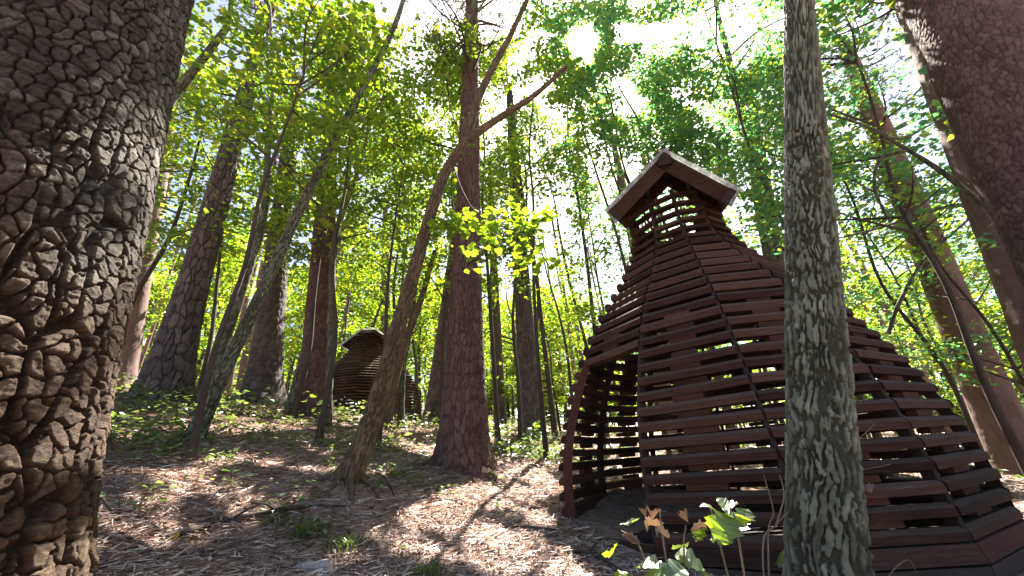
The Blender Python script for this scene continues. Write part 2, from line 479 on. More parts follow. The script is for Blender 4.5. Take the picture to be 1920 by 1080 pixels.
# ------------------------------------------------------------------ leaves
RH = (np.array([(0, 0, 0), (.45, -.36, .07), (1, 0, -.06), (.45, .36, .07)]), np.array([(0, 1, 2, 3)]), None)
_x = np.linspace(0, 1, 14)
_lw = .40 * np.sin(math.pi * _x ** .85) ** .8 * (1 + .24 * np.cos(2 * math.pi * 3.6 * _x + .6)) + .012
_up = np.c_[_x, _lw, .12 * _lw - .14 * _x * _x]
_dn = _up * [1, -1, 1]
_mid = np.c_[_x, 0 * _x, -.14 * _x * _x]
LOBED = (np.vstack([_up, _mid, _dn]), np.array([(k, k + 1, 15 + k, 14 + k) for k in range(13)] + [(14 + k, 15 + k, 29 + k, 28 + k) for k in range(13)]), None)
def leaves(P, A, N, S, shape=RH):
    """One leaf per point: direction A, normal N, length S."""
    A = A - N * np.sum(A * N, 1)[:, None]
    A /= np.linalg.norm(A, axis=1)[:, None] + 1e-9
    B = np.cross(N, A)
    v, q, t = shape
    V = P[:, None] + S[:, None, None] * (v[None, :, 0:1] * A[:, None] + v[None, :, 1:2] * B[:, None] + v[None, :, 2:3] * N[:, None])
    off = (np.arange(len(P)) * len(v))[:, None, None]
    return (V.reshape(-1, 3), (q[None] + off).reshape(-1, 4) if q is not None else None, (t[None] + off).reshape(-1, 3) if t is not None else None)
def unit(v): return v / (np.linalg.norm(v, axis=-1)[..., None] + 1e-9)
def leaf_dirs(rng, n, tilt=.45):
    N = unit(np.c_[rng.normal(0, tilt, (n, 2)), np.ones(n)])
    th = rng.uniform(0, 2 * math.pi, n)
    return np.c_[np.cos(th), np.sin(th), rng.normal(-.15, .25, n)], N

def spray_leaves(rng, C, R, per, size, tilt=.45, thick=.10, cull=True):
    n = len(C) * per
    c = np.repeat(C, per, 0); r = np.repeat(R, per)
    th = rng.uniform(0, 2 * math.pi, n); rr = r * np.sqrt(rng.uniform(0, 1, n)) 
    el = np.repeat(rng.uniform(.45, 1, len(C)), per); ro = np.repeat(rng.uniform(0, math.pi, len(C)), per)
    ux, uy = np.cos(th) * rr, np.sin(th) * rr * el
    tx, ty = np.repeat(rng.normal(0, .22, len(C)), per), np.repeat(rng.normal(0, .22, len(C)), per)
    ox, oy = ux * np.cos(ro) - uy * np.sin(ro), ux * np.sin(ro) + uy * np.cos(ro)
    P = c + np.c_[ox, oy, ox * tx + oy * ty - .12 * rr * rr / (r + .01) + rng.normal(0, thick, n)]
    A, N = leaf_dirs(rng, n, tilt)
    A = A + .8 * np.c_[ox, oy, 0 * ox] / (r[:, None] + .01)
    S = size * rng.uniform(.45, 1.5, n)
    if cull:
        k = ~lit(P)
        P, A, N, S = P[k], A[k], N[k], S[k]
    return P, A, N, S

def broadleaf(name, label, group, x, y, H, z0, rc, sprays, per, size, lm, seed, tr=.06, lean=(0, 0), cull=True, twigs=True, parent_only=False, spray_r=.6, bark='stem', trunk_pts=None, crown_c=None):
    """A broadleaf tree: tapered trunk with limbs, crown of leaf sprays in loose tiers."""
    rng = np.random.default_rng(seed)
    b = np.array([x, y, float(surf(x, y))]) if not parent_only else np.zeros(3)
    root = thing(name, label, 'tree', b, group)
    if trunk_pts is None:
        k = 7
        s = np.linspace(0, 1, k)
        pts = np.c_[lean[0] * s ** 1.3 + np.r_[0, rng.normal(0, .035 * H / 5, k - 1)], lean[1] * s ** 1.3 + np.r_[0, rng.normal(0, .035 * H / 5, k - 1)], s * H]
        pts[0, 2] = -.15
        ax = spline(pts, 5)
        G = Geo()
        u = np.linspace(0, 1, len(ax))
        G.add(*tube(ax, tr * (1 - .82 * u) * (1 + .5 * np.exp(-u * 25)), 8))
    else:
        ax = spline(trunk_pts, 8) - b
        G = Geo()
    # spray centres
    zc = z0 + (H - z0) * rng.beta(1.3, 1.1, sprays)
    f = np.clip((zc - z0) / (H - z0), 0, 1)
    ring = rc * (np.sin(math.pi * (.18 + .80 * f)) ** .7) * np.sqrt(rng.uniform(.05, 1, sprays))
    th = rng.uniform(0, 2 * math.pi, sprays)
    tz = np.clip(zc / ax[-1, 2], 0, 1)
    tip = np.stack([np.interp(tz, np.linspace(0, 1, len(ax)), ax[:, i]) for i in range(3)], 1)
    C = np.c_[tip[:, 0] + ring * np.cos(th), tip[:, 1] + ring * np.sin(th), zc + .10 * ring]
    R = spray_r * rng.uniform(.6, 1.3, sprays)
    P, A, N, S = spray_leaves(rng, C + b, R, per, size, cull=cull)
    V, Q, T = leaves(P - b, A, N, S)
    order = rng.permutation(sprays)
    blocked = lit(C + b) if cull else np.zeros(sprays, bool)
    for k in order[:max(6, sprays // 3) if twigs else 6]:
        if blocked[k]: continue
        i0 = int(np.clip((C[k, 2] - .35 * ring[k] - .3) / ax[-1, 2], .12, .97) * (len(ax) - 1))
        p0, p2 = ax[i0], C[k]
        p1 = p0 * .45 + p2 * .55 + np.r_[rng.normal(0, .08, 2), -.05 * ring[k]]
        br = spline([p0, p1, p2], 4)
        if cull and lit(br + b).sum() > 1: continue
        r0 = min(.02 + .012 * ring[k], tr * .5)
        G.add(*tube(br, np.linspace(r0, .005, len(br)), 5))
        if twigs:
            for _ in range(3):
                e = p2 + np.r_[rng.normal(0, .45 * R[k], 2), rng.normal(-.02, .06)]
                if cull and lit((e + b)[None])[0]: continue
                st = br[rng.integers(4, len(br))]
                G.add(*tube(np.array([st, (st + e) / 2 + rng.normal(0, .03, 3), e]), [.007, .005, .003], 3))
    if G.n:
        link('trunk', G.mesh('trunk', [M[bark]], True), root)
    link('crown', mesh_np('crown', V, Q, T, mats=[M[lm]]), root)
    return root

# ------------------------------------------------------------------ modelled bark
def worley(u, v, nu, s=0):
    """Cellular pattern, periodic over nu cells along u: F1, F2, cell id value."""
    ui, vi = np.floor(u).astype(np.int64), np.floor(v).astype(np.int64)
    f1 = np.full(u.shape, 9.0); f2 = np.full(u.shape, 9.0); cid = np.zeros(u.shape)
    for du in (-1, 0, 1):
        for dv in (-1, 0, 1):
            a, b = ui + du, vi + dv
            aw = np.mod(a, nu)
            px = a + .5 + (hsh(aw, b, 0, s) - .5) * .85 + .5 * np.mod(b, 2)*0
            py = b + .5 + (hsh(aw, b, 7, s) - .5) * .85
            d = np.sqrt((u - px) ** 2 + (v - py) ** 2)
            c = hsh(aw, b, 13, s)
            near = d < f1
            f2 = np.where(near, f1, np.minimum(f2, d))
            cid = np.where(near, c, cid)
            f1 = np.where(near, d, f1)
    return f1, f2, cid

def bark_trunk(name, pts, radii, parent, material, kind, nu, ds, depth, cell=(.09, .16), fine_to=None, face=False, flare=.5, flare_h=.4, lobes=5, seed=1, lump=.05, base_cell=None):
    """Trunk with its bark relief modelled: 'pine' plates or 'oak' furrows."""
    P = spline(pts, 40)
    seg = np.r_[0, np.cumsum(np.linalg.norm(np.diff(P, axis=0), axis=1))]
    n = max(8, int(seg[-1] / ds))
    s = np.linspace(0, seg[-1], n)
    if fine_to:
        s = np.r_[np.arange(0, fine_to, ds), np.arange(fine_to, seg[-1], .06)]
        n = len(s)
    P = np.stack([np.interp(s, seg, P[:, i]) for i in range(3)], 1)
    rs = np.interp(s / seg[-1], np.linspace(0, 1, len(radii)), radii)
    T, N, B = frames(P)
    th = np.arange(nu) * 2 * math.pi / nu
    if face:     # finer columns on the side turned to the clearing
        v = CAM - P[0]
        t0 = math.atan2(v.dot(B[0]), v.dot(N[0]))
        th = t0 + (th - math.pi) - .6 * np.sin(th - math.pi)
    TH, S_ = np.meshgrid(th, s, indexing='xy')
    Rr = np.repeat(rs[:, None], nu, 1)
    r0 = float(np.mean(rs))
    cx, cz = np.cos(TH) * r0, np.sin(TH) * r0
    fl = np.exp(-np.maximum(S_ - .15, 0) / flare_h)
    R = Rr * (1 + flare * fl * (.75 + .45 * np.cos(lobes * TH + seed) * fl + .25 * np.cos((lobes + 2) * TH + 2 * seed)))
    R = R * (1 + lump * (fbm(cx * 3 / max(r0, .1) * .3, cz * 3 / max(r0, .1) * .3, S_ * 1.1, 2, seed) - .5) * 2)
    if kind == 'pine':
        def plates(cw, chh, sd, wp=1.1):
            k = max(4, int(round(2 * math.pi * r0 / cw)))
            w1 = (fbm(cx / cw * .9, cz / cw * .9, S_ / chh * .9, 3, sd + 3) - .5) * wp
            w2 = (fbm(cx / cw * .9 + 9, cz / cw * .9, S_ / chh * .9, 3, sd + 4) - .5) * wp
            f1, f2, cid = worley(TH / (2 * math.pi) * k + w1, S_ / chh + w2, k, sd)
            e = f2 - f1
            pl = sstep(.06, .17, e) if sd == seed else sstep(.05, .17, e)
            return pl, cid, e
        pl, cid, e = plates(cell[0], cell[1], seed)
        if base_cell:
            pl2, cid2, e2 = plates(base_cell[0], base_cell[1], seed + 50, .75)
            w = sstep(base_cell[2] - .5, base_cell[2] + .7, S_ + (noise3(cx * 4, cz * 4, S_ * 3, 8) - .5) * 1.1)
            dep = depth
            fis = (1 - pl2) * (1 - w)
            pl = pl * (1 - fis)
        else:
            dep = depth
        rough = fbm(cx * 26, cz * 26, S_ * 40, 3, seed + 7) - .5
        flake = noise3(cx * 9, cz * 9, S_ * 55 + 6 * noise3(cx * 12, cz * 12, S_ * 9, 2), seed + 9) - .5
        fk = fbm(cx * 10, cz * 10, S_ * 16, 3, seed + 6) * 7 + cid * 5
        stp = np.floor(fk) + sstep(.86, 1, fk - np.floor(fk)) - cid * 5 - 3.5
        fine = fbm(cx * 80, cz * 80, S_ * 95, 3, seed + 19) - .5
        if base_cell:
            cid = cid * (.4 + .6 * w) + cid2 * .6 * (1 - w)
        disp = dep * (pl - 1) - (fis * .035 if base_cell else 0) + pl * (dep * .16 * (cid - .5) + min(depth, .03) * (.16 * rough + .20 * flake + .10 * stp + .30 * fine))
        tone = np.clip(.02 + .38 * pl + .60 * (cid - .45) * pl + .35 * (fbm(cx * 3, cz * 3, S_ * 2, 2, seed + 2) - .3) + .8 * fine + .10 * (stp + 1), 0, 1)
    else:
        k = max(5, int(round(2 * math.pi * r0 / cell[0])))
        w1 = (fbm(cx * 8, cz * 8, S_ * 6, 2, seed + 3) - .5) * 2.2
        w2 = (fbm(cx / cell[0] * .7 + 9, cz / cell[0] * .7, S_ / cell[1] * .5, 2, seed + 4) - .5) * 1.6
        f1, f2, cid = worley(TH / (2 * math.pi) * k + w1, S_ / cell[1] + w2, k, seed)
        rough = fbm(cx * 60, cz * 60, S_ * 30, 3, seed + 7) - .5
        pl = sstep(.05, .40, f2 - f1 + 1.15 * rough + .45 * (noise3(cx * 22, cz * 22, S_ * 5, seed + 21) - .5))
        disp = depth * (pl - .6) + pl * depth * (.6 * rough + .3 * (cid - .5))
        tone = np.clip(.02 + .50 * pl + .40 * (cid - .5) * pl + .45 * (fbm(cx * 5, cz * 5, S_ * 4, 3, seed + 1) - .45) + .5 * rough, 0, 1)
    R = R + disp
    V = P[:, None] + R[..., None] * (N[:, None] * np.cos(th)[None, :, None] + B[:, None] * np.sin(th)[None, :, None])
    i, j = np.meshgrid(np.arange(n - 1), np.arange(nu), indexing='ij')
    j2 = (j + 1) % nu
    Q = np.stack([i * nu + j, i * nu + j2, (i + 1) * nu + j2, (i + 1) * nu + j], -1).reshape(-1, 4)
    off = np.array(parent.location) if parent is not None else 0
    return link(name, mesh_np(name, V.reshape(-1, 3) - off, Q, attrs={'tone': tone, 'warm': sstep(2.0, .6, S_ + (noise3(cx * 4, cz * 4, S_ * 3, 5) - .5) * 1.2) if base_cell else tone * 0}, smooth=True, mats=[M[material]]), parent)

def pine_crown(parent, pts, h0, seed, limbs=34, rmax=2.6, tufts=26, cull=True):
    """Whorled limbs carrying tufts of needles round the upper trunk."""
    rng = np.random.default_rng(seed)
    ax = spline(pts, 12); b = np.array(parent.location)
    top = ax[-1, 2]
    G, tc = Geo(), []
    for k in range(limbs):
        z = h0 + (top - h0) * rng.uniform(0, 1) ** .9
        p0 = np.array([np.interp(z, ax[:, 2], ax[:, i]) for i in range(3)])
        L = rmax * (1 - .75 * (z - h0) / (top - h0 + .01)) * rng.uniform(.5, 1.1)
        a = rng.uniform(0, 2 * math.pi)
        d = np.array([math.cos(a), math.sin(a), rng.uniform(-.05, .35)])
        p1, p2 = p0 + d * L * .5 + rng.normal(0, .1, 3), p0 + d * L + np.array([0, 0, .12 * L]) + rng.normal(0, .15, 3)
        br = spline([p0, p1, p2], 5)
        G.add(*tube(br - b, np.linspace(.035, .008, len(br)), 5))
        for _ in range(5):
            q0 = br[rng.integers(4, len(br))]
            e = q0 + rng.normal(0, .32, 3) * [1, 1, .45] + d * .25
            G.add(*tube(np.array([q0, (q0 + e) / 2 + rng.normal(0, .04, 3), e]) - b, [.012, .008, .004], 4))
            m = tufts // 5
            tc.append(e + rng.normal(0, .20, (m, 3)) * [1, 1, .6])
    tc = np.concatenate(tc)
    if cull:
        tc = tc[~lit(tc)]
    nn = 22
    P = np.repeat(tc, nn, 0)
    dr = unit(rng.normal(0, 1, (len(P), 3)) + [0, 0, .45])
    sd = unit(np.cross(dr, rng.normal(0, 1, (len(P), 3))))
    Ln = rng.uniform(.09, .17, len(P))[:, None]
    V = np.stack([P + sd * .005, P - sd * .005, P + dr * Ln], 1).reshape(-1, 3) - b
    T = np.arange(len(V)).reshape(-1, 3)
    link('limb', G.mesh('limb', [M['stem']], True), parent)
    link('crown', mesh_np('crown', V, None, T, mats=[M['needle']]), parent)

def line(p, q, y, z_to, y2=None):
    """Points on the straight axis seen through pixels p (low) and q (high), from the ground up to height z_to."""
    a, b = at(*p, y), at(*q, y if y2 is None else y2)
    d = (b - a) / (b[2] - a[2])
    g0 = a
    for _ in range(6):
        g0 = a + d * (float(surf(g0[0], g0[1])) - a[2])
    return np.array([g0 - d * .25 + 0, *[g0 + d * (z_to - g0[2]) * t for t in (.15, .35, .6, 1)]])

def pine(label, p, q, y, ztop, radii, material, kw, crown=None, y2=None, seed=1, kind='pine', name='pine_tree'):
    pts = line(p, q, y, ztop, y2)
    base = pts[0].copy(); base[2] = float(surf(base[0], base[1]))
    t = thing(name, label, 'tree', base)
    bark_trunk('trunk', pts, radii, t, material, kind, seed=seed, **kw)
    if crown:
        pine_crown(t, pts, crown[0], seed + 5, *crown[1:])
    return t, pts

# the big pine at the camera's left
big, big_pts = pine('massive pine with thick flaking bark plates standing right beside the camera', (-22, 500), (188, 0), 1.5, 13, [.52, .475, .42, .36, .28, .2], 'pine_big',
     dict(nu=500, ds=.0062, fine_to=4.5, face=True, depth=.027, cell=(.058, .082), flare=.10, flare_h=.35, lobes=4, base_cell=(.12, .50, 1.50, .40), lump=.03), (9.0, 30, 2.8, 24), seed=3)
cpine, _ = pine('straight reddish pine with rough bark at the centre of the clearing', (868, 885), (885, 0), 6.6, 14, [.42, .31, .245, .22, .19, .15], 'pine_red',
     dict(nu=200, ds=.013, fine_to=5.5, face=True, depth=.020, cell=(.058, .23), flare=.42, flare_h=.32, lobes=6), (9.2, 34, 2.6, 24), seed=11)
gpine, _ = pine('grey pine with broad plated foot behind the leaning oak stems', (305, 742), (490, 75), 7.0, 15, [.37, .275, .235, .21, .18, .14], 'pine_grey',
     dict(nu=150, ds=.016, fine_to=6, face=True, depth=.036, cell=(.09, .30), flare=.40, flare_h=.5, lobes=5), (10, 30, 2.6, 24), seed=17)
pine('blue grey pine growing in front of the low log on the slope', (490, 750), (553, 180), 10, 15, [.44, .36, .31, .27, .22, .15], 'pine_grey',
     dict(nu=90, ds=.04, depth=.02, cell=(.09, .2), flare=.4, flare_h=.5), (8.2, 30, 2.4, 24), seed=23)
pine('dark pine just uphill of the small far hut, pale snag beside it', (587, 785), (624, 170), 9, 14, [.36, .33, .29, .24, .2, .15], 'pine_red',
     dict(nu=90, ds=.035, depth=.018, cell=(.08, .16), flare=.35, flare_h=.4), (8.5, 30, 2.4, 24), seed=29)
pine('slim grey pine seen between the central pine and the large hut', (998, 812), (963, 290), 11, 15, [.31, .27, .245, .22, .18, .12], 'pine_grey',
     dict(nu=70, ds=.04, depth=.012, cell=(.08, .18), flare=.35, flare_h=.4), (9, 34, 2.6, 24), seed=31)
pine('thin dark pine close behind the central pine, on its right side', (938, 805), (925, 480), 14, 14, [.22, .20, .18, .16, .14, .1], 'pine_grey',
     dict(nu=48, ds=.06, depth=.01, cell=(.08, .18), flare=.3, flare_h=.4), (9, 24, 2.2, 20), seed=37)
pine('grey pine leaning right in the gap past the small hut', (810, 790), (850, 480), 13, 14, [.29, .25, .22, .2, .16, .1], 'pine_grey',
     dict(nu=48, ds=.06, depth=.012, cell=(.08, .18), flare=.3, flare_h=.4), (9, 24, 2.2, 20), seed=41)
pine('pale pine trunk rising right behind the roof of the small hut', (724, 690), (722, 380), 20, 17, [.32, .3, .27, .24, .2, .12], 'pine_plain',
     dict(nu=32, ds=.1, depth=.008, flare=.2), (10, 26, 2.4, 20), seed=43)
pine('pinkish pine trunk seen just behind the massive near pine', (262, 540), (345, 90), 9.5, 15, [.25, .23, .21, .2, .17, .1], 'pine_plain',
     dict(nu=48, ds=.06, depth=.012, cell=(.09, .2), flare=.3), (9.5, 26, 2.4, 20), seed=47)
pine('huge leaning reddish pine crossing the upper right corner', (1970, 300), (1795, 0), 2.9, 13, [.52, .47, .43, .39, .3, .2], 'pine_red',
     dict(nu=200, ds=.016, fine_to=8, face=True, depth=.010, cell=(.05, .085), flare=.3, flare_h=.5), (9.5, 30, 2.8, 24), seed=53)
pine('grey brown pine curving up behind the right flank of the large hut', (1900, 850), (1730, 440), 8, 12, [.36, .33, .31, .28, .24, .15], 'pine_plain',
     dict(nu=70, ds=.05, depth=.012, cell=(.08, .15), flare=.35, flare_h=.4), (8, 26, 2.4, 20), seed=59)
pine('dim reddish pine half hidden behind the huge leaning one', (1905, 470), (1775, 160), 5.2, 13, [.36, .33, .31, .28, .24, .15], 'pine_plain',
     dict(nu=60, ds=.05, depth=.012, cell=(.08, .15), flare=.3), (9, 24, 2.4, 20), seed=61)
pine('slender pine whose bare top stands against the bright sky by the sun', (1163, 330), (1122, 130), 12, 13.6, [.24, .22, .2, .17, .14, .06], 'pine_plain',
     dict(nu=40, ds=.06, depth=.01, cell=(.08, .15), flare=.3), (11.0, 14, 1.8, 14), seed=67)
pine('grey pine rising behind the neck of the large hut', (1452, 470), (1425, 290), 10.5, 13, [.26, .24, .22, .2, .17, .1], 'pine_grey',
     dict(nu=40, ds=.06, depth=.012, cell=(.08, .15), flare=.3), (8.0, 24, 2.2, 20), seed=71)

# oaks near the camera
oakr, oakr_pts = pine('upright young oak with deeply furrowed mossy bark standing before the large hut', (1552, 1080), (1500, 60), 2.45, 9, [.17, .15, .13, .115, .1, .06], 'oak',
     dict(nu=260, ds=.005, depth=.022, cell=(.030, .19), flare=.28, fine_to=3.6, face=True, flare_h=.35, lobes=4, lump=.04), None, seed=73, kind='oak', name='oak_tree')

def bent_oak(label, pix, radii, kw, seed, material='oak', limbs=(), name='oak_tree'):
    P = np.array([at(px, py, y) for px, py, y in pix])
    P[0, 2] = float(surf(P[0, 0], P[0, 1]))
    base = P[0].copy()
    P = np.vstack([P[0] - (P[1] - P[0]) * .25 / max(.2, np.linalg.norm(P[1] - P[0])), P])
    t = thing(name, label, 'tree', base)
    bark_trunk('trunk', P, radii, t, material, 'oak', seed=seed, **kw)
    for lp, r0, r1 in limbs:
        L = np.array([at(px, py, y) for px, py, y in lp])
        bark_trunk('limb', L, [r0, (r0 + r1) / 2, r1], t, material, 'oak', nu=16, ds=.03, depth=.006, cell=(.03, .12), flare=0, seed=seed + 3)
    return t, P

oakc, oakc_pts = bent_oak('leaning forked oak with ridged brown bark in the middle of the clearing',
    [(655, 905, 4.6), (700, 775, 4.65), (762, 560, 4.7), (826, 345, 4.7), (872, 262, 4.7), (905, 165, 4.8), (960, 60, 4.9), (1005, -40, 5.0), (1040, -140, 5.1)],
    [.125, .095, .085, .076, .066, .056, .045, .04, .032, .025],
    dict(nu=120, ds=.010, depth=.015, cell=(.028, .19), flare=.38, face=True, fine_to=4.6, flare_h=.3, lobes=4), 79, 'oak_warm',
    [([(868, 268, 4.7), (930, 225, 4.6), (1000, 180, 4.5), (1062, 125, 4.4)], .07, .03)])
oaka, oaka_pts = bent_oak('thin oak stem slanting right, rooted among seedlings in front of the grey pine',
    [(362, 828, 5.4), (418, 700, 5.45), (492, 545, 5.5), (585, 345, 5.5), (680, 165, 5.5), (735, 60, 5.5), (765, -30, 5.5), (800, -160, 5.6)],
    [.11, .085, .078, .07, .062, .054, .045, .036, .028],
    dict(nu=90, ds=.012, face=True, depth=.012, cell=(.028, .19), flare=.35, flare_h=.3, lobes=4), 83)
oakb, _ = bent_oak('slimmer wavy oak stem close behind the slanting one',
    [(378, 765, 6.6), (420, 640, 6.6), (470, 490, 6.6), (497, 380, 6.6), (503, 250, 6.6), (512, 140, 6.6), (505, 0, 6.6)],
    [.11, .09, .08, .07, .06, .05, .04, .03],
    dict(nu=40, ds=.03, depth=.008, cell=(.03, .15), flare=.3, flare_h=.3), 89)
oakd, _ = bent_oak('crooked grey oak branching out from behind the massive near pine',
    [(215, 640, 4.0), (258, 420, 4.0), (300, 230, 4.0), (345, 155, 4.0), (400, 85, 4.0), (432, 30, 4.0), (430, -60, 4.0)],
    [.11, .10, .085, .08, .065, .055, .045, .03],
    dict(nu=36, ds=.03, depth=.007, cell=(.03, .14), flare=.2), 97)
snag, _ = bent_oak('bare twin trunk standing tight against the dark pine uphill',
    [(545, 772, 9.3), (578, 640, 9.3), (596, 500, 9.3), (604, 380, 9.3), (640, 300, 9.3)], [.15, .13, .12, .11, .09, .06],
    dict(nu=30, ds=.05, depth=.008, cell=(.04, .2), flare=.2), 101)
thin, _ = bent_oak('thin curving stem right of the dark uphill pine',
    [(618, 760, 8.4), (622, 600, 8.4), (628, 450, 8.4), (665, 340, 8.4), (690, 240, 8.4), (700, 120, 8.4)], [.085, .075, .07, .065, .05, .04, .03],
    dict(nu=24, ds=.05, depth=.005, cell=(.03, .15), flare=.2), 103)
v1, _ = bent_oak('pale broad trunk in front of the small hut, leaning right',
    [(722, 800, 9.5), (738, 720, 9.5), (760, 640, 9.5), (790, 560, 9.5), (815, 470, 9.5)], [.14, .12, .105, .09, .075, .05],
    dict(nu=36, ds=.04, depth=.006, cell=(.04, .18), flare=.3), 107, 'oak_warm')
v2, _ = bent_oak('slim dark trunk leaning across the right side of the small hut',
    [(752, 790, 9.8), (755, 700, 9.8), (768, 620, 9.8), (778, 540, 9.8), (785, 440, 9.8)], [.09, .08, .075, .07, .06, .05],
    dict(nu=30, ds=.05, depth=.005, cell=(.04, .18), flare=.2), 109)
tw, _ = bent_oak('dark maple with spreading bare limbs high above the hut roof',
    [(1450, 640, 8.5), (1440, 470, 8.5), (1405, 270, 8.5), (1372, 130, 8.5), (1345, 20, 8.5), (1330, -80, 8.5)], [.15, .14, .125, .11, .09, .07, .05],
    dict(nu=36, ds=.05, depth=.006, cell=(.03, .14), flare=.2), 113, limbs=[
        ([(1385, 185, 8.5), (1440, 210, 8.3), (1510, 240, 8.2)], .05, .015), ([(1375, 140, 8.5), (1310, 105, 8.5), (1230, 120, 8.4)], .04, .012),
        ([(1405, 250, 8.5), (1450, 290, 8.4), (1520, 290, 8.3)], .04, .012), ([(1365, 110, 8.5), (1420, 60, 8.4), (1500, 20, 8.3)], .04, .012)], name='maple_tree')
br1, _ = bent_oak('bare dark tree stem hanging in from beyond the right edge behind the upright oak',
    [(2150, 700, 4.6), (2040, 545, 4.2), (1925, 440, 4.0), (1850, 388, 4.0), (1770, 325, 4.0), (1700, 280, 4.0), (1620, 235, 4.0), (1545, 212, 4.0)],
    [.07, .06, .05, .044, .038, .034, .028, .02, .012], dict(nu=30, ds=.03, depth=.003, cell=(.03, .12), flare=.1), 127, limbs=[
        ([(1700, 282, 4.0), (1650, 300, 4.1), (1640, 350, 4.2), (1660, 400, 4.3), (1672, 415, 4.3)], .022, .016),
        ([(1640, 245, 4.0), (1690, 260, 4.2), (1760, 225, 4.4)], .022, .008)], name='crooked_tree')
br2, _ = bent_oak('low bough tree with forked dark limbs behind the upright oak',
    [(1985, 640, 6.6), (1900, 500, 6.5), (1850, 420, 6.4), (1800, 385, 6.4), (1720, 405, 6.4), (1640, 430, 6.4), (1560, 450, 6.4)],
    [.05, .046, .042, .038, .034, .03, .022, .012], dict(nu=24, ds=.05, depth=.003, cell=(.03, .12), flare=.1), 131, limbs=[
        ([(1830, 400, 6.4), (1740, 480, 6.5), (1690, 560, 6.7), (1665, 625, 6.9)], .018, .034)], name='crooked_tree')

def roots(tree, r0, n, L, m, seed, rr=.05, skip=None):
    r = np.random.default_rng(seed)
    b = np.array(tree.location)
    for k in range(n):
        a = 2 * math.pi * (k + r.uniform(-.3, .3)) / n
        P = []
        ln = L * r.uniform(.6, 1.2)
        bend = r.normal(0, .5)
        for t in np.linspace(0, 1, 7):
            d = r0 * .55 + ln * t
            aa = a + bend * t * t
            x, y = b[0] + d * math.cos(aa), b[1] + d * math.sin(aa)
            P.append((x, y, float(surf(x, y)) + .09 * (1 - t) ** 3 - .045 * t + r.normal(0, .008)))
        P = spline(P, 4)
        V, Q, T = tube(P - b, np.linspace(rr * r.uniform(.8, 1.3), rr * .25, len(P)) * (1 + .12 * np.sin(np.arange(len(P)) * 1.3 + k)), 9)
        link('root', mesh_np('root', V, Q, T, smooth=True, mats=[M[m]], attrs={'tone': np.full(len(V), .35)}), tree)
roots(cpine, .44, 9, .75, 'pine_red', 301, .075)
roots(oakc, .15, 7, .5, 'oak_warm', 302, .034)
roots(oaka, .13, 6, .4, 'oak', 303, .028)
roots(gpine, .5, 8, .8, 'pine_grey', 304, .08)
roots(oakr, .2, 6, .4, 'oak', 305, .035)

